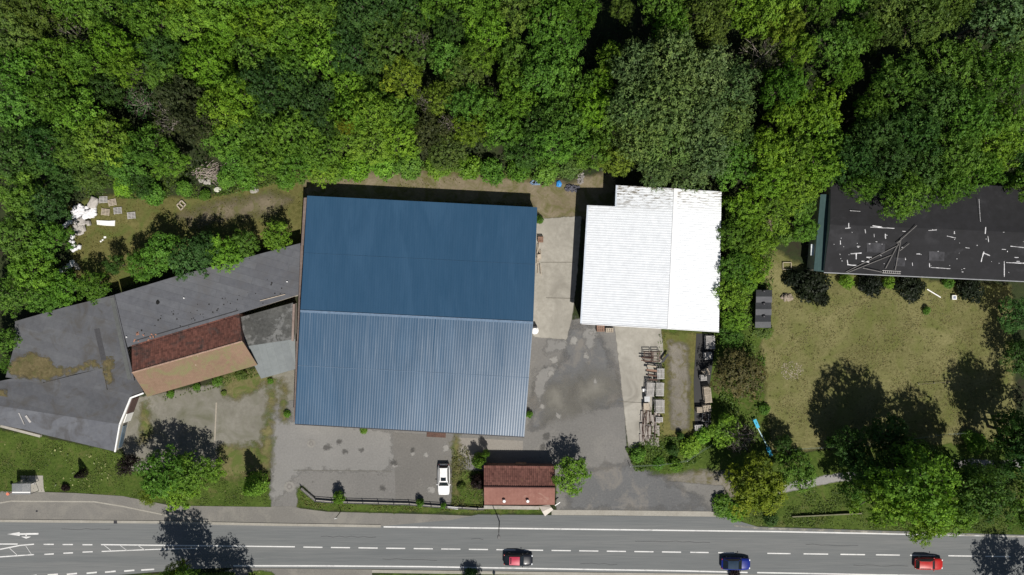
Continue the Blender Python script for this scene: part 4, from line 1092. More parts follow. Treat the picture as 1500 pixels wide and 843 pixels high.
# trees that stand apart from the wood
SINGLE = [
 (30,285,34,'M',10,r_,'mid green tree at the photo\'s left edge, left of the sack dump'),(62,300,34,'D',9,r_,'dark green tree directly left of the white sack dump'),
 (25,345,36,'M',10,r_,'tall green tree at the left edge, between sacks and grey roof'),(70,355,30,'M',9,r_,'green tree left of the clearing, below the dark one'),(45,395,34,'B',9,r_,'brighter green tree at left, above the flat mossy roof'),
 (15,430,32,'M',9,r_,'green tree touching the left photo edge above the flat roof'),(90,420,28,'M',7,r_,'dark leafy tree overhanging the flat roof\'s upper edge'),(60,440,24,'M',7,r_,'small tree over the flat roof\'s left corner'),(135,420,24,'M',6.5,r_,'small tree at the clearing\'s lower left corner'),
 (167,388,15,'D',6,r_,'slim dark tree with a tall shadow, alone beside the lower clearing'),(235,372,32,'M',7.5,r_,'leftmost of the three big trees overhanging the workshop roof'),(275,382,34,'D',7.5,r_,'middle one of the big trees overhanging the workshop roof'),
 (330,372,28,'B',7,r_,'rightmost of the big trees overhanging the workshop roof'),(355,358,22,'M',6,r_,'small tree at the right end of the bush row on the workshop roof edge'),(205,388,24,'M',6.5,r_,'small tree at the left end of the bush row on the workshop roof edge'),(300,365,26,'D',7,r_,'dark tree behind the big ones at the workshop roof'),(405,347,22,'B',5.5,r_,'small bright tree by the warehouse\'s left wall, with sharp shadow'),
 (5,500,20,'M',7,r_,'green tree at the photo\'s left edge beside the mossy roof'),(12,535,14,'M',4,r_,'little tree beside the mossy corner of the flat roof'),
 (236,694,37,'M',9,r_,'big tree in the roadside clump at bottom left'),(278,694,29,'M',8,r_,'right-hand tree of the roadside clump at bottom left'),(262,720,26,'B',6,r_,'low bright tree at the pavement edge of the bottom left clump'),(312,690,18,'B',5,r_,'small light tree on the right of the bottom left clump'),
 (185,682,17,'P',5,r_,'dark purple-leaved tree beside the grey building\'s corner'),(218,728,14,'Y',4,r_,'small yellow green tree leaning over the pavement'),
 (836,700,29,'B',6.0,r_,'bright green tree against the hut\'s right gable'),
 (1090,305,30,'B',9,r_,'bright tree at the white shed\'s upper right corner'),(1135,312,28,'B',8,r_,'bright tree left of the teal gable'),(1078,345,28,'M',8,r_,'green tree overhanging the white roof\'s right edge, upper one'),(1112,352,26,'B',7,r_,'bright bushy tree right of the white shed'),
 (1078,392,28,'M',8,r_,'green tree overhanging the white roof\'s right edge, middle one'),(1110,392,22,'B',6,r_,'rounded bright tree above the zigzag-roofed shed'),(1072,432,27,'B',8,r_,'bright tree overhanging the white roof\'s right edge, lower one'),(1078,468,22,'B',6,r_,'bright tree left of the zigzag-roofed shed'),
 (1070,492,20,'M',5,r_,'small green tree off the white shed\'s lower right corner'),(1172,300,22,'M',7,r_,'green tree hugging the teal gable'),(1180,335,20,'M',5.5,r_,'small tree beside the white canopy'),
 (1083,550,40,'T',7.5,f_,'brownish feathery tree right of the crate row'),(1063,632,25,'B',5,r_,'bright tree at the lower end of the crate row'),(1084,642,26,'P',6,s_,'dark sparse tree left of the seesaw'),
 (1110,712,44,'Y',11,r_,'tall yellow green tree with open crown by the road'),(1112,722,34,'Y',9.5,r_,'yellow green tree under the tall open one by the road'),(1168,690,32,'M',8,r_,'mid green tree between the yellow one and the path'),(1148,650,14,'D',5.5,r_,'dark little tree just right of the seesaw'),
 (1296,735,42,'B',17,r_,'large roadside tree, left one of the bottom right group'),(1345,715,58,'B',23,r_,'tallest broad tree in the bottom right group'),(1390,745,42,'B',14,r_,'brightest tree of the bottom right group, overhanging the road verge'),(1355,765,34,'B',12,r_,'crown that reaches out over the road at bottom right'),
 (1430,722,46,'D',19.5,r_,'green tree on the right of the bottom right group'),(1245,655,30,'D',9,r_,'dark tree added to fill out the big lawn shadow, left one'),(1305,640,30,'D',9,r_,'dark tree added to fill out the big lawn shadow, right one'),(1258,712,26,'M',8,r_,'small tree over the path at the left end of the bottom right group'),(1275,690,30,'D',12,r_,'shaded dark tree behind the bottom right group'),(1330,670,34,'D',14,r_,'rear crown of the bottom right group, beside the shadowed lawn'),(1400,690,32,'D',12,r_,'dark tree of the bottom right group beside the path'),  # the two trees in the lawn shadow are added to close its lit gap
 (1505,745,36,'M',11,r_,'tree cut by the right edge near the road'),(1500,640,38,'D',15,r_,'dark tall tree at the right edge beside the lawn'),(1535,668,54,'D',18,r_,'tallest dark tree on the right edge beside the dry lawn'),(1490,462,28,'D',6.5,r_,'green tree at the right edge below the black hall'),(1500,525,28,'D',7,r_,'dark tree at the right edge above the lawn shadow'),
 (1460,690,24,'D',8,r_,'dark tree by the path at the right edge'),
 (262,884,50,'M',15,r_,'tall tree at the bottom edge whose shadow lies across the road'),(322,905,42,'M',12,r_,'second tree at the bottom edge, right of the tall one, shading the road'),(255,838,16,'Y',9,r_,'yellow green crown peeping over the bottom edge'),
 (1525,895,40,'M',12,r_,'tree off the bottom right corner that shades the road'),(700,880,16,'M',7,r_,'small tree off the bottom edge that shades the road edge'),
]
for (x, y, r, k, h, st, lab) in SINGLE:
    tree(x, y, r, k, h, st, lab, None, 'bare_tree' if st == 's' else 'broadleaf_tree')
cone(372, 712, 17, 'B', 7.0, 'pointed bright conifer-shaped tree at the driveway edge, bottom left')
cone(118, 695, 7, 'P', 3.2, 'tiny dark tree alone on the bottom left lawn')
SHR = [
 (1190,418,30,'K',2.6,'blackish half-dead bush at the hall\'s lower left corner'),(1163,408,14,'K',2,'blackish low bush left of the hall\'s corner'),(1205,438,12,'K',1.6,'low blackish bush on the lawn below the hall corner'),
 (1240,413,12,'B',2,'bright bush left of the clipped ones at the hall wall'),(1275,418,20,'K',2.4,'leftmost dark bush at the hall\'s south wall'),(1302,414,11,'B',2,'bright bush between two dark ones at the hall wall'),(1335,421,23,'K',2.6,'middle dark bush at the hall\'s south wall'),
 (1420,425,20,'K',2.5,'rightmost dark bush at the hall\'s south wall'),(1390,415,10,'M',1.5,'small green bush beside the hall wall litter'),(1358,455,6,'M',1.2,'tiny lone shrub on the dry lawn below the hall'),
 (700,676,12,'M',3.8,'slim bush beside the hut\'s upper left corner'),(712,664,6,'M',3.4,'thin leafy stem sticking up left of the hut'),(700,706,13,'P',2.2,'dark reddish bush against the hut\'s left gable'),
 (497,730,10,'M',2.6,'dark bush on the railing left of the parked car'),(615,737,7,'M',1.8,'left small bush on the railing below the parked car'),(649,741,5,'M',1.6,'right small bush on the railing below the parked car'),(676,715,7,'O',1.2,'weedy bush beside the parked car'),
 (790,322,7,'M',1.4,'bush at the blue warehouse\'s upper right corner'),(775,607,6,'M',1.3,'bush at the blue roof\'s lower right corner'),(533,631,6,'M',0.7,'weed tuft at the warehouse front wall'),(420,607,6,'M',0.8,'weed tuft at the warehouse\'s lower left corner'),
 (250,577,6,'M',.8,'left bush along the orange roof\'s eave'),(288,567,7,'M',.9,'middle bush along the orange roof\'s eave'),(318,559,8,'M',1,'larger bush along the orange roof\'s eave'),(352,550,9,'O',1,'yellowish bush at the end of the orange roof'),(328,576,5,'O',0.5,'dry weed clump in the concrete yard'),(396,558,5,'M',0.5,'weed clump below the pale sheet roof'),
 (935,668,12,'M',1.6,'bush at the lower left corner of the timber pile bank'),(985,660,9,'D',1.8,'dark bush in the middle of the yard bank'),(990,682,11,'M',1.6,'low bush at the yard bank\'s lower edge'),(1012,655,16,'B',1.8,'bright bush at the lower end of the right crate row'),(1030,640,14,'B',2,'bright bush beside the right crate row'),(965,680,10,'M',1,'low green bush on the yard bank edge'),
 (997,638,6,'D',1.4,'small dark bush below the gravel strip'),
 (520,243,24,'B',3,'bright bush above the blue roof\'s upper left corner'),(560,243,22,'B',3,'bright rounded bush above the earth strip, second from left'),(600,240,24,'M',3,'green bush above the earth strip, third from left'),(640,243,22,'B',3,'bright bush at the earth strip\'s middle'),
 (685,245,22,'B',3,'bright bush right of the earth strip\'s middle'),(720,250,20,'M',3,'green bush above the earth strip near its right end'),(760,250,20,'M',3,'green bush beside the small white lump'),(800,252,20,'M',2.6,'green bush left of the blue tarpaulin'),(835,248,16,'O',2,'olive bush behind the dark rubble heap'),(490,255,16,'M',2.4,'green bush at the blue roof\'s left shadow corner'),
 (180,272,18,'B',2.4,'bright bush above the white sacks'),(225,282,20,'M',2.6,'dark bush above the clearing, left of the small frame'),(270,275,14,'M',2,'bush left below the brushwood heap'),(330,262,16,'M',2.4,'bush right of the brushwood heap'),(360,262,18,'M',2.6,'bush above the clearing\'s right half'),(420,265,16,'M',2.4,'bush at the clearing\'s upper right corner'),(300,285,9,'M',1.4,'low bush below the brushwood heap'),
 (1120,485,14,'O',1.2,'weedy bush below the zigzag-roofed shed'),(1098,418,14,'B',2,'bright shrub touching the zigzag-roofed shed'),(1150,345,16,'M',2.4,'green shrub on the path to the teal gable'),(1120,600,10,'M',1.2,'low shrub beside the upper seesaw seat'),
 (1432,650,16,'M',2.2,'shrub at the wire fence near the right edge'),(1420,640,12,'M',1.6,'small shrub at the wire fence'),(1060,742,18,'M',1.6,'left end of the roadside hedge shrubs'),(1078,752,16,'M',1.6,'dark shrub beside the roadside yellow tree'),(1130,762,12,'D',1.4,'dark shrub on the road verge'),
 (95,715,6,'P',1.0,'tiny purple shrub on the bottom left lawn'),(690,842,10,'D',2.0,'small shrub at the bottom edge below the hut'),(1075,842,10,'P',1.0,'brownish shrub at the bottom edge near the blue car'),
]
for (x, y, r, k, h, lab) in SHR: shrub(x, y, r, k, h, lab)

def scatter(name, poly_px, n, size, col, label, h=0.35, mat_name=None, seed=1, category='weeds'):
    """low leaves nobody could count"""
    rng = np.random.default_rng(seed); poly = [(p.x, p.y) for p in WL(poly_px)]
    xs = [p[0] for p in poly]; ys = [p[1] for p in poly]
    P = np.stack([rng.uniform(min(xs), max(xs), n*3), rng.uniform(min(ys), max(ys), n*3)], 1)
    clump = np.sin(P[:, 0]*1.3+seed)*np.sin(P[:, 1]*1.1+seed*2)+np.sin(P[:, 0]*.5-P[:, 1]*.7)*.6+rng.normal(size=len(P))*.5
    P = P[(signed_dist(P, poly) > 0) & (clump > 0.1)][:n]; m = len(P)
    P3 = np.concatenate([P, rng.uniform(.04, h, (m, 1))], 1)
    N = unit(rng.normal(size=(m, 3))*.5+np.array([[0, 0, 1.0]]))
    me = leaf_mesh(name, P3, N, rng.uniform(.5, 1.0, m)*size, rng.uniform(.6, 1.35, m), rng)
    o = bpy.data.objects.new(name, me); C.objects.link(o); o.color = (*col, 1); o['kind'] = 'stuff'; o['label'] = label; o['category'] = category
    return o
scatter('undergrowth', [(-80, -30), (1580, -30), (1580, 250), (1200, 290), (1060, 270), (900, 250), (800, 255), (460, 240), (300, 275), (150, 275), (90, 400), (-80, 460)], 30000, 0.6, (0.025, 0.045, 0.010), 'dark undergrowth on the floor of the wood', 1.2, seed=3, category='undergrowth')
scatter('weeds', [(85, 255), (440, 236), (446, 262), (380, 276), (300, 292), (200, 292), (150, 290), (100, 290)], 5000, 0.42, (0.075, 0.125, 0.020), 'thick weeds along the wood edge above the clearing', 0.35, seed=31)
scatter('weeds', [(446, 236), (860, 232), (850, 262), (780, 264), (640, 250), (520, 252), (446, 258)], 5000, 0.40, (0.085, 0.140, 0.022), 'thick weeds along the wood edge above the blue roof', 0.8, seed=32)
scatter('weeds', [(1060, 280), (1150, 280), (1130, 420), (1110, 640), (1050, 660), (1060, 480)], 9000, 0.38, (0.085, 0.145, 0.022), 'weeds growing thick between the white shed and the dry lawn', 0.8, seed=4)
scatter('weeds', [(915, 655), (960, 640), (1015, 640), (1060, 650), (1000, 690), (930, 690)], 3000, 0.3, (0.085, 0.145, 0.022), 'green weeds on the bank below the timber pile', 0.5, seed=5)
scatter('weeds', [(965, 490), (975, 490), (972, 640), (952, 650)], 900, 0.25, (0.085, 0.14, 0.024), 'thin weeds beside the gravel strip', 0.4, seed=6)
scatter('grass_tufts', [(-20, 640), (60, 642), (170, 664), (330, 690), (395, 690), (395, 740), (280, 740), (110, 720), (-20, 722)], 7000, 0.22, (0.085, 0.120, 0.025), 'grass tufts on the bottom left lawn', 0.15, seed=7, category='grass')
scatter('grass_tufts', [(1060, 740), (1120, 735), (1200, 712), (1500, 690), (1500, 782), (1100, 769)], 9000, 0.28, (0.075, 0.115, 0.022), 'rough grass on the verge under the bottom right trees', 0.3, seed=8, category='grass')
scatter('grass_tufts', [(110, 300), (300, 290), (450, 255), (780, 262), (440, 300), (330, 350), (180, 420), (110, 400)], 5000, 0.22, (0.14, 0.13, 0.036), 'dry grass tufts in the clearing', 0.18, seed=9, category='grass')
scatter('weeds', [(214, 586), (380, 538), (385, 548), (345, 562), (225, 592)], 1100, 0.3, (0.085, 0.13, 0.022), 'green weeds along the eave of the orange roof', 0.25, seed=10)
scatter('weeds', [(438, 715), (465, 737), (700, 744), (800, 743), (800, 750), (700, 750), (480, 747), (440, 740)], 2400, 0.26, (0.130, 0.140, 0.040), 'dry weeds along the roadside railing', 0.3, seed=11)
scatter('weeds', [(662, 640), (672, 640), (708, 690), (706, 742), (662, 742)], 1300, 0.28, (0.130, 0.135, 0.045), 'weeds between the parked car and the hut', 0.3, seed=12)
scatter('grass_tufts', [(1125, 430), (1480, 425), (1480, 640), (1130, 640)], 9000, 0.2, (0.19, 0.165, 0.075), 'parched grass tufts on the dry lawn', 0.12, seed=13, category='grass')

scatter('meadow_flowers', [(60, 650), (150, 662), (180, 680), (170, 715), (80, 712)], 50, 0.4, (0.32, 0.34, 0.16), 'pale flower heads on the bottom left lawn', 0.5, seed=22, category='flowers')
# ------------------------------------------------------------------ vehicles
def paint(name, col, rough=0.38):
    m = plain(name, col, rough, 0.0, 0.10, 2.5, 0.4, coat=0.25); return m

def car(label, px, py, heading, body_col, roof_mat=None, glass=None, L=4.2, Wd=1.78, Hh=1.47, estate=False, sunroof=False):
    p = W(px, py, 0.8); p.z = 0.032
    root = thing('car', label, 'car', p, 'cars', heading)
    bm_ = paint('car_paint', body_col); glass = glass or DARKGLASS
    xs = [-.5, -.48, -.42, -.30, -.1, .12, .26, .38, .46, .49, .5]
    hw = [.74, .86, .95, 1.0, 1.0, 1.0, .99, .96, .88, .78, .66]
    zs = [.66, .80, .88, .92, .93, .92, .90, .82, .72, .64, .56]
    zl = [.38, .28, .22, .2, .2, .2, .2, .22, .26, .32, .38]
    mb = MB(); mb.smooth = True; n = 12
    for x, w, zt, zb in zip(xs, hw, zs, zl):
        w = w*Wd/2; X = x*L
        sec = [(-w*.86, zb), (-w*.97, zb+.1), (-w, (zb+zt)/2), (-w*.97, zt-.10), (-w*.90, zt-.02), (-w*.5, zt+.03), (w*.5, zt+.03), (w*.90, zt-.02), (w*.97, zt-.10), (w, (zb+zt)/2), (w*.97, zb+.1), (w*.86, zb)]
        for y, z in sec: mb.v.append((X, y, z))
    for i in range(len(xs)-1):
        for j in range(n):
            k = (j+1) % n; mb.f.append((i*n+j, i*n+k, (i+1)*n+k, (i+1)*n+j))
    mb.f.append(tuple(range(n-1, -1, -1))[::-1]); e = (len(xs)-1)*n; mb.f.append(tuple(range(e, e+n)))
    body = mb.build('body', bm_, root, True)
    bmx = bmesh.new(); bmx.from_mesh(body.data); bmesh.ops.recalc_face_normals(bmx, faces=bmx.faces[:]); bmx.to_mesh(body.data); bmx.free()
    # cabin
    xf0, xf1 = .20*L, .05*L
    xr0, xr1 = (-.475*L, -.40*L) if estate else (-.45*L, -.30*L)
    wb, wt = Wd/2*.90, Wd/2*.69; zb, zt = .90, Hh
    lower = [(xr0, -wb*.92, zb), (xf0, -wb*.96, zb), (xf0, wb*.96, zb), (xr0, wb*.92, zb)]
    upper = [(xr1, -wt*.95, zt-.05), (xf1, -wt, zt-.03), (xf1, wt, zt-.03), (xr1, wt*.95, zt-.05)]
    lv = [Vector(q) for q in lower]; uv = [Vector(q) for q in upper]
    cb = MB()
    for i in range(4):
        j = (i+1) % 4; cb.quad(lv[i], lv[j], uv[j], uv[i])
    cb.build('cabin', bm_, root, True)
    def pane(name, a, b, c, d, ins=.07, nrm=None):
        ct = (a+b+c+d)/4; nn = (b-a).cross(d-a).normalized()
        q = [v.lerp(ct, ins)+nn*.012 for v in (a, b, c, d)]; m2 = MB(); m2.quad(*q); q2 = [v-nn*.01 for v in q]
        for i in range(4): m2.quad(q2[i], q2[(i+1) % 4], q[(i+1) % 4], q[i])
        return m2.build(name, glass, root, True)
    pane('side_window', lv[0], lv[1], uv[1], uv[0], .1); pane('windscreen', lv[1], lv[2], uv[2], uv[1]); pane('side_window', lv[2], lv[3], uv[3], uv[2], .1); pane('rear_window', lv[3], lv[0], uv[0], uv[3])
    rf = MB(); rf.smooth = True; nx, ny = 8, 8
    for i in range(nx+1):
        for j in range(ny+1):
            s, t = i/nx, j/ny
            q = uv[0].lerp(uv[1], s).lerp(uv[3].lerp(uv[2], s), t)
            dome = .07*(1-(2*t-1)**2)*(1-.5*(2*s-1)**2)+.012
            rf.v.append((q.x*1.0, q.y, q.z+dome))
    for i in range(nx):
        for j in range(ny):
            rf.f.append((i*(ny+1)+j, (i+1)*(ny+1)+j, (i+1)*(ny+1)+j+1, i*(ny+1)+j+1))
    ro = rf.build('roof', roof_mat or bm_, root, True)
    if sunroof == 'front':
        MB().box((xf1-.42, 0, Hh+.052), (.5, .75, .02)).build('sunroof', glass, ro, True)
    if sunroof == 'rear':
        MB().box((xr1+.22, 0, Hh+.03), (.14, .9, .03)).build('sunroof', glass, ro, True)
    if estate:
        rl = MB()
        for s in (-1, 1): rl.beam((xr1+.1, s*wt*.9, Hh+.05), (xf1-.2, s*wt*.92, Hh+.06), .04, .04)
        rl.build('roof_rail', DARKSTEEL, root, True)
    for sx in (-.31, .31):
        for sy in (-1, 1):
            y = sy*(Wd/2-.09)
            wh = MB().tube((sx*L, y-.10, .32), (sx*L, y+.10, .32), .32, .32, 18).build('wheel', TYRE, root, True)
            MB().tube((sx*L, y+sy*.09, .32), (sx*L, y+sy*.112, .32), .21, .19, 14).build('rim', STEEL, wh, True)
    HL = plain('headlamp', (.6, .62, .64), .15); TL = plain('tail_lamp', (.25, .01, .01), .25)
    for sy in (-1, 1):
        MB().ball((.468*L, sy*Wd*.33, .66), (.14, .17, .07), 8, 6).build('headlight', HL, root, True)
        MB().ball((-.478*L, sy*Wd*.37, .78), (.08, .14, .08), 8, 6).build('tail_light', TL, root, True)
        MB().ball((.15*L, sy*(Wd/2+.06), .98), (.07, .13, .08), 8, 6).build('mirror', DARKSTEEL if roof_mat else bm_, root, True)
    return root

car('white estate car parked in the yard near the hut', 650, 703, -math.pi/2, (.74, .74, .73), L=4.5, Wd=1.8, estate=True, sunroof='front')
car('dark car with a red roof on the road below the hut', 759, 820.5, -.02, (.010, .012, .018), paint('red_roof_paint', (.42, .028, .065), .4), L=4.25, sunroof='rear')
car('blue car with a dark glass roof on the road', 1078, 826.5, -.02, (.006, .018, .19), plain('tinted_roof', (.010, .028, .055), .65, spec=.2), L=4.25)
car('red hatchback on the road near the right edge', 1361, 826.5, -.02, (.40, .016, .014), L=4.1, Wd=1.72, estate=True)

# ------------------------------------------------------------------ street furniture
def lamp_post(px, py, h, label, arm=1.2, ang=-1.57):
    p = W(px, py); t = thing('street_lamp', label, 'street lamp', p, 'street lamps')
    MB().tube((0, 0, 0), (0, 0, h), .085, .05, 8).build('pole', DARKSTEEL, t, True)
    d = Vector((math.cos(ang), math.sin(ang), .08))*arm
    MB().tube((0, 0, h-.03), tuple(Vector((0, 0, h-.03))+d), .045, .035, 7).build('arm', DARKSTEEL, t, True)
    hd = Vector((0, 0, h))+d*1.1
    MB().ball(hd, (.22, .34, .1), 10, 6).build('lamp_head', plain('lamp_head', (.10, .10, .10), .5), t, True)
lamp_post(731.5, 764, 6.6, 'slim dark street lamp on the pavement below the hut', .5)
lamp_post(382, 884, 7.5, 'street lamp off the bottom edge whose shadow falls right of the tree shadow', .2, 1.57)
lamp_post(741, 886, 7.5, 'street lamp off the bottom edge whose shadow points at the red-roofed car', .1, 1.57)
lamp_post(36, 884, 5.0, 'street lamp off the bottom left edge with its shadow on the road', .2, 1.57)
p = W(499.5, 749); sp = thing('sign_post', 'thin dark post with a small white sign on the pavement by the railing', 'sign', p)
MB().tube((0, 0, 0), (0, 0, 4.2), .06, .05, 7).build('post', DARKSTEEL, sp, True)
MB().box((0, -.06, 4.05), (.42, .05, .42), .35).build('sign_plate', WHITEPAINT, sp, True)

# bus shelter
p = W(44, 711.5); bs = thing('bus_shelter', 'small bus shelter with a see-through grey roof on a concrete pad', 'bus shelter', p)
hard_sheet('shelter_pad', [(30, 697), (63, 697), (64, 715), (66, 722), (40, 722), (22, 722), (30, 705)], G_CONC, 6)
fr = MB()
hx, hy, hz = 1.3, .72, 2.45
for x in (-hx, 0, hx):
    fr.tube((x, hy, 0), (x, hy, hz), .035, .035, 6)
for x in (-hx, hx): fr.tube((x, -hy, 0), (x, -hy, hz), .035, .035, 6)
for y in (-hy, hy): fr.beam((-hx, y, hz), (hx, y, hz), .06, .06)
for x in (-hx, 0, hx): fr.beam((x, -hy, hz-.003), (x, hy, hz-.003), .055, .055)
fr.build('frame', DARKSTEEL, bs, True)
MB().box((0, 0, hz+.05), (2*hx+.1, 2*hy+.1, .02)).build('roof', glass_mat('smoked_panel', (.24, .25, .26), .55, .3), bs, True)
MB().box((0, -hy+.25, hz+.075), (2*hx, .16, .03)).build('roof_stripe', WHITEPAINT, bs, True)
MB().box((0, hy, 1.25), (2*hx-.1, .015, 1.9)).build('back_panel', glass_mat('shelter_glass', (.35, .38, .38), .55, .1), bs, True)
MB().box((-hx, 0, 1.25), (.015, 2*hy-.1, 1.9)).build('side_panel', glass_mat('shelter_glass', (.35, .38, .38), .4, .1), bs, True)
bn = MB().box((0, hy-.3, .45), (2.0, .35, .05)); bn.tube((-.8, hy-.3, 0), (-.8, hy-.3, .45), .03); bn.tube((.8, hy-.3, 0), (.8, hy-.3, .45), .03); bn.build('bench', WOODGREY, bs, True)
o = MB().tube(W(22, 719.5), W(22, 719.5)+Vector((0, 0, 2.1)), .035, .035, 7).tube(W(22, 719.5)+Vector((0, 0, 1.9)), W(22, 719.5)+Vector((0, 0, 2.1)), .22, .22, 12).build('bus_stop_sign', plain('orange_sign', (.65, .20, .12), .5))
tag(o, 'orange round topped stop post at the corner of the bus shelter', 'sign')

# manhole covers and drains
G_RING = surf('cement_ring', (.17, .165, .15), (.25, .24, .22), 3, .6)
for px, py, r, lab in ((456, 650, .62, 'round manhole cover in a worn ring near the warehouse front'), (424, 713, .78, 'round manhole cover with pale ring in the driveway mouth')):
    t = thing('manhole_cover', lab, 'manhole', W(px, py))
    MB().tube(W(px, py, 0), W(px, py, 0)+Vector((0, 0, .045)), r, r, 28).build('ring', G_RING, t)
    MB().tube(W(px, py, 0)+Vector((0, 0, .045)), W(px, py, 0)+Vector((0, 0, .055)), r*.55, r*.55, 24).build('lid', plain('iron_lid', (.16, .15, .14), .7), t)
    MB().tube(W(px, py, 0)+Vector((0, 0, .055)), W(px, py, 0)+Vector((0, 0, .06)), r*.28, r*.28, 20).build('lid_centre', G_RING, t)
o = MB().box(W(169.5, 765)+Vector((0, 0, .07)), (.5, .42, .12)).build('storm_drain', DARKSTEEL); tag(o, 'square iron storm drain in the kerb at bottom left', 'drain')
o = MB().box(W(639, 637)+Vector((0, 0, .03)), (2.8, .75, .06), -.05).build('floor_grating', RUST); tag(o, 'rusty brown grating in the ground at the warehouse front', 'grating')
o = MB().tube(W(54, 749), W(54, 749)+Vector((0, 0, .04)), .16, .16, 12).build('valve_cover', DARKSTEEL); tag(o, 'tiny dark valve cover in the bus bay at bottom left', 'cover')

# roadside railing on a low wall
rl = thing('railing', 'dark metal railing on a low wall between the yard and the verge', 'railing', W(570, 735))
pts = [(441.5, 715), (463, 733), (487, 735), (600, 738), (632, 741), (700, 745), (709, 745)]
lw_ = MB(); rm = MB(); pm = MB()
for a, b in zip(pts[:-1], pts[1:]):
    A, B = W(*a), W(*b); lw_.beam(A+Vector((0, 0, .12)), B+Vector((0, 0, .12)), .3, .36)
    for z in (.55, .95): rm.beam(A+Vector((0, 0, z)), B+Vector((0, 0, z)), .07, .06)
    n = max(1, int((B-A).length/1.9))
    for i in range(n): q = A.lerp(B, i/n); MB().box(q+Vector((0, 0, .6)), (.09, .09, .9)).build('post', DARKSTEEL, rl)
lw_.build('low_wall', CONCRETE, rl); rm.build('rail', DARKSTEEL, rl)
o = MB().beam(W(656, 743.5, .3), W(671, 745, .3), .3, .06).build('plank', WHITEPAINT); tag(o, 'white board lying on the railing wall below the parked car', 'board')

# pale double panel at the hut's corner, and white barrier bar
pb = thing('notice_board', 'pale tilted double-panel board roof at the hut\'s lower right corner', 'notice board', W(799, 747))
A, B, Cp, D = W(789.5, 742, 1.3), W(804.5, 739.5, 1.3), W(810.5, 747, 1.3), W(798.5, 756.5, 1.3)
m0, m1 = A.lerp(D, .5)+Vector((0, 0, .3)), B.lerp(Cp, .5)+Vector((0, 0, .3))
for q in ((A, B, m1, m0), (m0, m1, Cp, D)):
    mm = MB(); mm.quad(*q); mm.quad(*[v-Vector((0, 0, .04)) for v in q][::-1])
    for i in range(4): mm.quad(q[i]-Vector((0, 0, .04)), q[(i+1) % 4]-Vector((0, 0, .04)), q[(i+1) % 4], q[i])
    mm.build('panel', plain('beige_panel', (.50, .46, .41), .6, 0, .05), pb)
mm = MB()
for q in (A, B, Cp, D): mm.tube((q.x*.98+m0.x*.02, q.y, 0), (q.x*.98+m0.x*.02, q.y, 1.27), .04)
mm.build('post', WOODGREY, pb)
o = MB().beam(W(813, 741, .9), W(820.5, 736, .9), .12, .12); o.tube(W(814, 740.4), W(814, 740.4, .9), .05); o = o.build('barrier_bar', WHITEPAINT); tag(o, 'short white barrier bar on a post beside the hut tree', 'barrier')

# fences
def fence(name, label, pts, h, step, mat, rail):
    t = thing(name, label, 'fence', W(*pts[0])); pm = MB(); wm = MB()
    for a, b in zip(pts[:-1], pts[1:]):
        A, B = W(*a), W(*b); n = max(1, int((B-A).length/step))
        for i in range(n): q = A.lerp(B, i/n); MB().tube(q, q+Vector((0, 0, h)), .045, .04, 6).build('post', mat, t)
        for z in rail: wm.tube(A+Vector((0, 0, z)), B+Vector((0, 0, z)), .012, .012, 5)
    wm.build('wire', plain('green_wire', (.14, .19, .15), .6), t)
fence('wire_fence', 'wire fence between the dry lawn and the path', [(1150, 658), (1200, 655), (1300, 648), (1370, 637), (1425, 632)], 1.1, 2.6, STEEL, (.4, .75, 1.08))
fence('wire_fence', 'thin wire fence along the lower edge of the yard bank', [(922, 682), (965, 680), (1005, 674), (1042, 650)], 1.2, 2.4, STEEL, (.4, .8, 1.18))
o = MB().beam(W(1160, 757, .3), W(1262, 752, .3), .16, .5).build('garden_wall', surf('mossy_stone', (.10, .11, .05), (.2, .19, .13), 3, .5)); tag(o, 'low pale wall in the grass behind the bottom right verge', 'wall')
gt = thing('field_gate', 'thin dark rail across the dry lawn near its right side', 'gate', W(1370, 562))
MB().beam(W(1345, 563, .35), W(1392, 560, .35), .05, .05).build('rail', BARK, gt)
mm = MB()
for x, y in ((1346, 563), (1369, 561.5), (1391, 560)): mm.tube(W(x, y), W(x, y, .4), .05)
mm.build('post', WOODGREY, gt)

# seesaw
ss = thing('seesaw', 'bright cyan seesaw with two seats on the grass', 'seesaw', W(1118, 641))
CY = plain('cyan_plastic', (.02, .36, .55), .4); PALEB = plain('pale_blue_metal', (.40, .58, .60), .45)
A, B = W(1103, 614, .55), W(1131, 668, .55)
MB().beam(A, B, .12, .12).build('beam', PALEB, ss)
for q, lab in ((W(1108, 621, .68), 0), (W(1127, 662, .68), 1)):
    s_o = MB().box(q, (.5, 1.35, .1), .42).build('seat', CY, ss)
    MB().tube(q+Vector((0, 0, .05)), q+Vector((0, 0, .4)), .03).build('handle', STEEL, s_o)
mm = MB(); mid = (A+B)/2
mm.tube((mid.x-.3, mid.y, 0), (mid.x, mid.y, .6), .06); mm.tube((mid.x+.3, mid.y, 0), (mid.x, mid.y, .6), .06); mm.build('support', STEEL, ss)

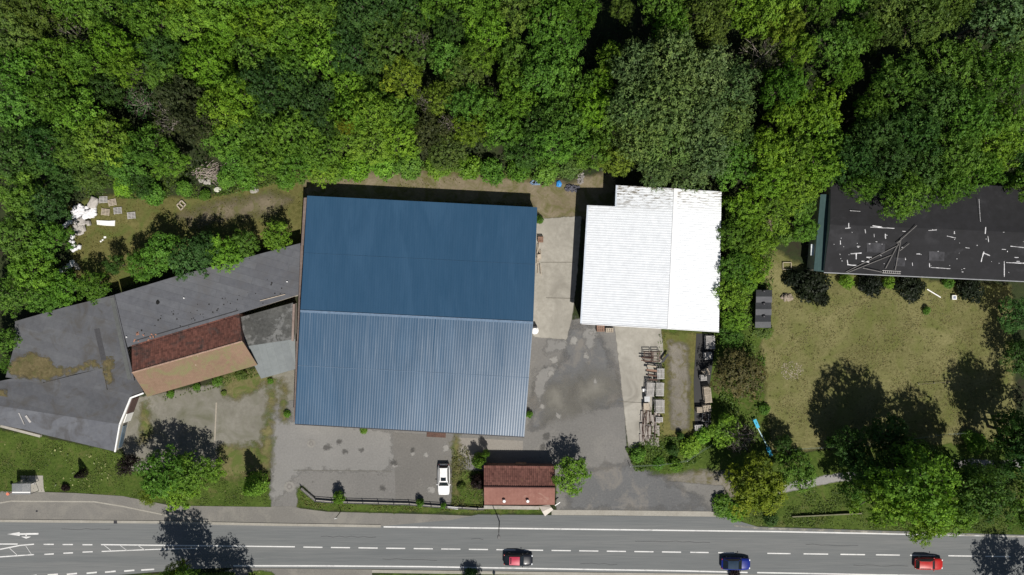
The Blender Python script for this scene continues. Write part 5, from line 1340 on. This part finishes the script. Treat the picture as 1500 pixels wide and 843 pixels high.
# ------------------------------------------------------------------ crates, racks, timber
def crate_parts(root, w, d, h, mat, open_top=False, nslat=6):
    b = MB()
    for i in range(3): b.box((-w/2+.06+i*(w-.12)/2, 0, .06), (.1, d, .1))
    b.build('base', mat, root, True)
    po_ = MB()
    for sx in (-1, 1):
        for sy in (-1, 1): po_.box((sx*(w/2-.04), sy*(d/2-.04), h/2), (.07, .07, h))
    po_.build('post', mat, root, True)
    sd = MB()
    for z in (.25, .5, .75):
        for sy in (-1, 1): sd.box((0, sy*(d/2+.005), z*h), (w, .025, .12))
        for sx in (-1, 1): sd.box((sx*(w/2+.005), 0, z*h), (.025, d, .12))
    sd.build('side_board', mat, root, True)
    tp = MB(); k = nslat
    for i in range(k): tp.box((-w/2+w*(i+.5)/k, 0, h+.012), (w/k*.62, d, .025))
    for j in (-.45, 0, .45): tp.box((0, j*d, h-.022), (w, .09, .03))
    tp.build('top_slats', mat, root, True)

CR = [ # x, y, w, d, h, mat, rot, label
 (968,548,1.05,1.5,1.3,WOODGREY,0,'topmost pale slatted crate in the left stack row'),
 (953,571,1.1,2.0,1.35,WOODGREY,-.08,'pale slatted crate left of its neighbour in the left stack row'),(967,571,1.15,1.9,1.4,WOODGREY,-.02,'slatted crate right of its neighbour in the left stack row'),
 (967,596,1.3,1.9,1.5,WOODGREY,0,'largest bright slatted crate, lowest in the left stack row'),(966,615,1.0,.7,.6,WOODGREY,-.05,'small flat crate below the largest one in the left stack row'),
 (1041,502,1.3,1.9,1.4,WOODGREY,.02,'bright slatted crate at the top of the right row, by the white shed'),(1038,522,1.1,1.0,1.3,WOODGREY,.1,'grey crate second from the top of the right row'),
 (1035,546,.9,.9,1.2,WOODPALE,.5,'tilted pale crate in the middle of the right row'),(1031,554,.9,.8,1.1,WOODGREY,.05,'squarish crate below the tilted one in the right row'),
 (1036,599,1.15,.9,1.3,WOODPALE,.12,'bright crate in the lower half of the right row'),(1025,601,.8,.75,1.0,WOODPALE,.02,'small pale crate beside the bright one in the right row'),(1037,579,1.05,2.3,1.3,WOODPALE,.1,'long bundle-like slatted crate in the right row'),
 (1024,627,1.2,.8,.8,WOODGREY,.1,'grey crate near the lower end of the right row'),(1025,637,1.3,.7,.6,WOODPALE,-.05,'lowest flat crate of the right row'),
]
for (x, y, w, d, h, m, rz, lab) in CR:
    q = W(x, y, h); t = thing('slatted_crate', lab, 'crate', (q.x, q.y, .01), 'slatted crates in the two stack rows', rz)
    crate_parts(t, w, d, h, m, nslat=8 if d > 1.8 else 5)
bx = [(948,585,.75,.75,1.0,STEEL,'pale box on the left stack row, above a beige one'),(947,596,.8,.95,.9,WOODPALE,'beige carton below the pale box on the left stack row'),(944,572,.5,.4,.5,WHITEPAINT,'tiny white box at the left edge of the left stack row')]
for (x, y, w, d, h, m, lab) in bx:
    q = W(x, y, h); o = MB().box((q.x, q.y, h/2), (w, d, h), .03); o.box((q.x, q.y, h+.01), (w*1.04, d*1.04, .04), .03); o = o.build('storage_box', m); tag(o, lab, 'box')
# rusty steel racks at the upper end of the left row
for (x0, y0, x1, y1, h, lab) in ((944, 516, 955, 530, 1.2, 'left rusty steel rack at the upper end of the left stack row'), (957, 516, 967, 530, 1.2, 'right rusty steel rack at the upper end of the left stack row')):
    t = thing('steel_rack', lab, 'rack', W((x0+x1)/2, (y0+y1)/2)); fr = MB()
    P4 = [W(x0, y0, h), W(x1, y0, h), W(x1, y1, h), W(x0, y1, h)]
    for i in range(4):
        fr.tube(P4[i], P4[(i+1) % 4], .035); fr.tube((P4[i].x, P4[i].y, 0), P4[i], .035)
        a, b = P4[i].copy(), P4[(i+1) % 4].copy(); a.z = b.z = .45; fr.tube(a, b, .03)
    fr.build('frame', RUST, t)
    sh = MB()
    for i in range(5): a = P4[0].lerp(P4[3], (i+.5)/5); b = P4[1].lerp(P4[2], (i+.5)/5); sh.beam(a, b, .05, .04)
    sh.build('cross_bar', RUST, t)
rr = random.Random(9)
beams = [((939, 524), (957, 525), .14, RUST, 'upper of two dark girders sticking out left of the racks'), ((939, 528), (961, 530), .14, RUST, 'lower of two dark girders sticking out left of the racks'),
         ((970, 531), (979, 519), .3, DARKSTEEL, 'black pipe leaning at the upper right end of the left row'), ((947, 542), (964, 544), .28, WOODRED, 'reddish plank across the left stack row'), ((948, 536), (963, 538), .22, WOODPALE, 'pale plank above the reddish one on the left row'),
         ((949, 549), (964, 552), .25, RUST, 'brown plank below the reddish one on the left row'), ((950, 556), (963, 557), .2, RUST, 'lowest brown plank above the crates on the left row')]
for (a, b, w, m, lab) in beams:
    z = rr.uniform(.8, 1.1); o = MB().beam(W(*a, z), W(*b, z), w, .12)
    for q in (W(*a, z).lerp(W(*b, z), .2), W(*a, z).lerp(W(*b, z), .8)): o.box((q.x, q.y, z/2-.04), (.1, .1, z-.09))
    o = o.build('stacked_beam', m); tag(o, lab, 'beam', 'beams on the left stack row')
# flat timber pile with rusty rods
tpile = thing('board_pile', 'flat pile of pale boards under bent rusty rods at the left row\'s lower end', 'board pile', W(951, 630))
bp_ = MB()
for i in range(7):
    x0 = 938.5+i*4.1
    for j in range(3):
        y0 = 606+j*16+rr.uniform(-3, 3); z = .18+rr.uniform(0, .2)
        bp_.box(W(x0+2-.9*j, y0+7, z), (.36, 1.5+rr.uniform(-.2, .25), .05), rr.uniform(-.06, .06)+.04)
bp_.build('board', surf('sun_bleached_board', (.21, .19, .17), (.36, .33, .30), 3, .5, rough=.9), tpile)
bb = MB()
for y in (608, 622, 636, 650): bb.beam(W(937, y, .08), W(966, y+2, .08), .1, .14)
bb.build('bearer', WOODGREY, tpile)
rd = MB()
for i in range(11):
    x, y = rr.uniform(938, 962), rr.uniform(592, 610); z = .5; pp = [W(x, y, z)]
    for j in range(4):
        x += rr.uniform(-3.5, 3.5); y += rr.uniform(8, 15); pp.append(W(x, min(y, 655), z+rr.uniform(-.15, .15)))
    rd.path(pp, .03, 5)
rd.build('rusty_rod', RUST, tpile)
# bundle of slats in the right row and black sheeting under it
o = MB().prism([W(1020, 489), W(1046, 489), W(1046, 520), W(1040, 560), (W(1042, 640)), W(1018, 642), W(1016, 560)], .005, .05).build('black_sheeting', plain('black_plastic', (.012, .012, .012), .6)); tag(o, 'black plastic sheeting spread under the right crate row', 'sheeting')
ft_ = thing('table_frame', 'empty dark steel frame lying below the bright crate of the right row', 'frame', W(1033, 612))
fm = MB(); P4 = [W(1029, 606, .5), W(1038, 607, .5), W(1038, 618, .5), W(1029, 617, .5)]
for i in range(4): fm.tube(P4[i], P4[(i+1) % 4], .04); fm.tube((P4[i].x, P4[i].y, 0), P4[i], .04)
fm.build('frame', WOODGREY, ft_)
mm = MB()
for i in range(3): mm.beam(P4[0].lerp(P4[1], .25+.25*i), P4[3].lerp(P4[2], .25+.25*i), .03, .03)
mm.build('cross_bar', RUST, ft_)
# crates at the white shed's front wall
for (x, y, w, d, h, m, lab) in ((880, 481.5, 1.1, .9, .8, WOODRED, 'left reddish crate at the white shed\'s front wall'), (893, 484, 1.1, .6, .5, WOODPALE, 'right pale crate at the white shed\'s front wall')):
    q = W(x, y, h); t = thing('slatted_crate', lab, 'crate', (q.x, q.y, .02), 'crates at the white shed'); crate_parts(t, w, d, h, m, nslat=4)
# things along the blue warehouse's east wall
q = W(792, 351, .8); t = thing('slatted_crate', 'brown slatted crate against the blue warehouse beside the concrete lane', 'crate', (q.x, q.y, .02)); crate_parts(t, .75, .8, .8, WOODRED, nslat=4)
q = W(790, 376, .6); o = MB().box((q.x, q.y, .32), (.5, .6, .6), .1); o.box((q.x, q.y, .63), (.55, .64, .04), .1); o = o.build('storage_box', WOODPALE); tag(o, 'small pale box among the timber at the blue warehouse wall', 'box')
t = thing('timber_heap', 'narrow heap of old timber along the blue warehouse\'s right wall', 'timber heap', W(791, 372)); mm = MB()
for i in range(14):
    x = rr.uniform(786, 793); y = rr.uniform(355, 392); mm.beam(W(x, y, rr.uniform(.1, .5)), W(x+rr.uniform(-1.5, 1.5), y+rr.uniform(8, 16), rr.uniform(.1, .5)), .09, .07)
mm.build('timber', WOODPALE, t)
q = W(783.5, 484.5, 1.0); t = thing('water_tank', 'white plastic tank with black lid at the blue roof\'s ridge end', 'tank', (q.x, q.y, 0))
MB().tube((0, 0, 0.02), (0, 0, 1.0), .52, .55, 20).tube((0, 0, 1.0), (0, 0, 1.12), .5, .35, 20).build('body', WHITEPAINT, t, True)
MB().box((-.1, .5, .6), (.8, .25, 1.1)).build('lid', DARKSTEEL, t, True)

# ------------------------------------------------------------------ dumped things at the clearing
def sack(x, y, r, h, label, mat, group, sub=None):
    rg = random.Random(int(x*31+y*17)); mb = MB(); mb.smooth = False
    q = W(x, y, h); mb.ball((0, 0, h*.5), (r, r*rg.uniform(.75, 1.1), h*.55), 10, 7, .16, rg)
    sq = lambda t, w: w*(abs(t/w)**.55)*(1 if t > 0 else -1)
    mb.v = [(sq(a, r), sq(b, r)*.78, max(c, -.02)) for a, b, c in mb.v]
    o = mb.build('sack', mat); o.location = (q.x, q.y, 0); o.rotation_euler = (0, 0, rg.uniform(0, 6.28))
    tag(o, label, 'sack', group); return o
WS = plain('white_sack', (.72, .72, .74), .6, 0, .06, 4); GS = surf('grey_sack', (.30, .28, .26), (.50, .47, .44), 3, .6)
white_spots = [(108,305,.35),(112,303,.35),(116,301,.3),(107,310,.4),(111,308,.4),(115,306,.4),(119,307,.4),(108,314,.4),(112,313,.45),(116,311,.45),(120,311,.4),(107,318,.4),(111,318,.4),(115,316,.4),(124,314,.45),(128,312,.5),(132,311,.5),(136,309,.45),
               (136,305,.4),(137,313,.4),(122,318,.4),(126,317,.4),(130,316,.4),(126,304,.3),(135,316,.35),(119,303,.25),(105,347,.4),(104,354,.4),(107,359,.35),(105,366,.4),(110,365,.3),(115,362,.35),(96,329,.45),(102,325,.4),(93,331,.3),(128,327,.3)]
for (x, y, r) in white_spots:
    lab = 'bulging white sack in the bright heap beside the clearing' if y < 322 else 'white sack in the loose row below the bright heap'
    sack(x, y, r, .5+.3*r, lab, WS, 'white sacks in the bright heap' if y < 322 else 'white sacks below the heap')
for (x, y, r, lab) in ((115, 326, .9, 'large grey sack below the white heap'), (113, 336, .95, 'large beige sack, second below the white heap'), (119, 334, .6, 'smaller grey sack touching the beige one'), (135, 297, .95, 'grey covered bundle above the white heap'), (128, 327, .4, 'small grey sack right of the large one')):
    sack(x, y, r, .8, lab, GS, 'grey sacks at the clearing')
for i, (x, y, r) in enumerate(((100,390,.4),(95,394,.45),(105,386,.5),(110,389,.4),(88,397,.35),(113,393,.35))):
    sack(x, y, r, .4, 'pale sack in the small heap under the trees at the clearing\'s lower left', GS if i % 2 else WS, 'sacks under the trees')
o = MB().prism([W(142, 323), W(160, 324), W(169, 323.5), W(168.5, 331.5), W(155, 331), (W(143, 329.5))], .0, .16).build('white_mattress', WHITEPAINT); tag(o, 'long white mattress-like slab lying on the clearing', 'slab')
for (x, y, s, lab) in ((151, 352, .3, 'lowest small white scrap on the clearing grass'), (154, 348, .35, 'upper small white scrap on the clearing grass'), (148, 354, .25, 'leftmost small white scrap on the clearing grass')):
    o = MB().box(W(x, y)+Vector((0, 0, .05)), (s, s*.8, .08), x).build('scrap', WHITEPAINT); tag(o, lab, 'scrap')
def pallet(x, y, rz, label, mat, w=1.2, d=1.0, h=.16, group='pallets at the clearing'):
    q = W(x, y); t = thing('pallet', label, 'pallet', (q.x, q.y, .02), group, rz)
    m1 = MB()
    for i in range(5): m1.box((0, -d/2+d*(i+.5)/5, h), (w, d/5*.62, .03))
    m1.build('deck_board', mat, t, True)
    m2 = MB()
    for i in range(3): m2.box((-w/2+.06+i*(w-.12)/2, 0, h/2-.01), (.1, d, h-.02))
    m2.build('bearer', mat, t, True)
pallet(152, 293, .05, 'grey pallet at the clearing, upper left of three', WOODGREY); pallet(165, 297, .2, 'broken brownish pallet at the clearing, right of the grey one', WOODPALE); pallet(173, 309, .1, 'grey pallet at the clearing below the bush', WOODGREY); pallet(155, 311, -.1, 'brown pallet sunk in grass right of the sacks', WOODPALE); pallet(193, 316, .1, 'grey pallet lying lowest right in the clearing', WOODGREY)
t = thing('chair_frame', 'pale wooden frame lying on its side at the clearing edge', 'frame', W(264, 300)); mm = MB()
for a, b in (((259, 301), (266, 294)), ((266, 294), (272, 300)), ((272, 300), (265, 308)), ((265, 308), (259, 301)), ((262, 297.5), (269, 304))): mm.beam(W(*a, .3), W(*b, .3), .16, .12)
mm.build('rail', WOODPALE, t)
mm = MB()
for q in ((259, 301), (266, 294), (272, 300), (265, 308)): mm.tube(W(*q), W(*q, .32), .06)
mm.build('leg', WOODPALE, t)
# brushwood heap, stone and rubbish heaps: loose heaps nobody could count
def heap(name, label, px, py, rx, ry, n, mat, size, stick=False, seed=1):
    rg = random.Random(seed); mb = MB()
    for i in range(n):
        a = rg.uniform(0, 6.28); q = math.sqrt(rg.random()); x = px+rx*q*math.cos(a); y = py+ry*q*math.sin(a); z = .08+.7*(1-q)*rg.random() if size > .1 else .03
        if stick:
            d = rg.uniform(-.8, .8); l = rg.uniform(.5, 1.6); p0 = W(x, y, z); mb.tube(p0, p0+Vector((l*math.cos(d), l*math.sin(d), rg.uniform(-.1, .2))), .04, .03, 4)
        else: mb.ball(W(x, y, z), (size*rg.uniform(.5, 1.3), size*rg.uniform(.5, 1.3), size*rg.uniform(.4, .9)) if size > .1 else (size*rg.uniform(.5, 2), size*rg.uniform(.5, 2), .03), 6, 4, .25, rg)
    o = mb.build(name, mat); o['kind'] = 'stuff'; o['label'] = label; o['category'] = 'heap'; return o
BRUSH = surf('bleached_brushwood', (.22, .18, .15), (.46, .40, .36), 3, .6)
heap('brushwood_heap', 'bleached brushwood heap at the wood\'s edge above the clearing', 304, 254, 24, 12, 190, BRUSH, .2, True, 2)
heap('rubble', 'pale stones below the brushwood heap', 301, 266, 9, 3, 14, CONCRETE, .25, False, 3)
heap('rubble', 'pale stones at the clearing\'s upper right', 372, 279, 7, 4, 14, CONCRETE, .22, False, 4)
heap('rubble', 'dark rubble heap beside the blue tarpaulin above the concrete lane', 838, 276, 11, 5, 60, plain('dark_rubble', (.08, .08, .10), .9, 0, .5, 4), .2, False, 5)
heap('rubble', 'grey rubble strip running up into the wood above the lane', 850, 258, 5, 12, 60, surf('grey_rubble', (.16, .15, .14), (.3, .28, .26), 4, 1), .2, False, 6)
heap('plastic_litter', 'faded blue plastic litter left of the tarpaulin', 786, 268, 9, 4, 30, plain('faded_blue', (.13, .20, .30), .6, 0, .4, 5), .16, False, 7)
heap('wood_chips', 'faint pale wood chips scattered on the dry lawn', 1160, 543, 17, 14, 170, surf('wood_chip', (.22, .19, .13), (.36, .32, .25), 3, 1), .055, False, 8)
heap('sand_heap', 'flat heap of pale sand left of the hall bushes', 1153, 436, 8, 5, 40, surf('pale_sand', (.22, .18, .14), (.32, .27, .21), 3, 1), .3, False, 9)
rg = random.Random(3); o = MB().ball(W(818.5, 269.5, .1), (.42, .5, .3), 10, 6, .2, rg).build('tarpaulin', plain('blue_tarpaulin', (.03, .22, .55), .5)); tag(o, 'crumpled bright blue tarpaulin at the wood edge above the lane', 'tarpaulin')
o = MB().ball(W(753, 261, .2), (.3, .3, .35), 8, 6, .15, rg).build('sack', WS); tag(o, 'lone white sack at the bushes above the blue roof', 'sack')
o = MB().ball(W(319, 278, .1), (.6, .4, .2), 8, 6, .2, rg).build('slab', plain('pale_slab', (.5, .5, .42), .7)); tag(o, 'pale rounded slab right below the brushwood heap', 'slab')
# by the hall
o = MB().beam(W(1358, 424, .1), W(1378, 436, .1), .14, .1).build('timber_pole', WHITEPAINT); tag(o, 'white pole lying on the lawn below the hall', 'pole')
t = thing('crate', 'small white box with dark inside on the lawn below the hall', 'box', W(1396, 436)); MB().box(W(1396, 436)+Vector((0, 0, .25)), (.65, .65, .5)).build('body', WHITEPAINT, t); MB().box(W(1396, 436)+Vector((0, 0, .51)), (.38, .38, .02)).build('lid', plain('blue_grey', (.2, .23, .3), .6), t)
o = MB().beam(W(1387, 411, .5), W(1388, 420, .5), .4, .6).build('plastic_drum', WHITEPAINT); tag(o, 'white plastic drum against the hall\'s south wall', 'drum')
t = thing('table_frame', 'thin wooden bed frame in the dry grass left of the hall', 'frame', W(1153, 390)); fm = MB(); P4 = [W(1147, 385, .3), W(1159, 385, .3), W(1159, 395, .3), W(1147, 395, .3)]
for i in range(4): fm.beam(P4[i], P4[(i+1) % 4], .09, .09); fm.tube((P4[i].x, P4[i].y, 0), P4[i], .05)
fm.build('frame', WOODPALE, t)
o = MB().prism([W(1121, 327, .5), W(1131, 316, .5), W(1141, 322, .5), W(1131, 340, .5)], .3, .5).build('wooden_deck', surf('brown_deck', (.13, .09, .07), (.2, .15, .12), 3, .5)); tag(o, 'small brown wooden deck among the trees left of the teal gable', 'deck')
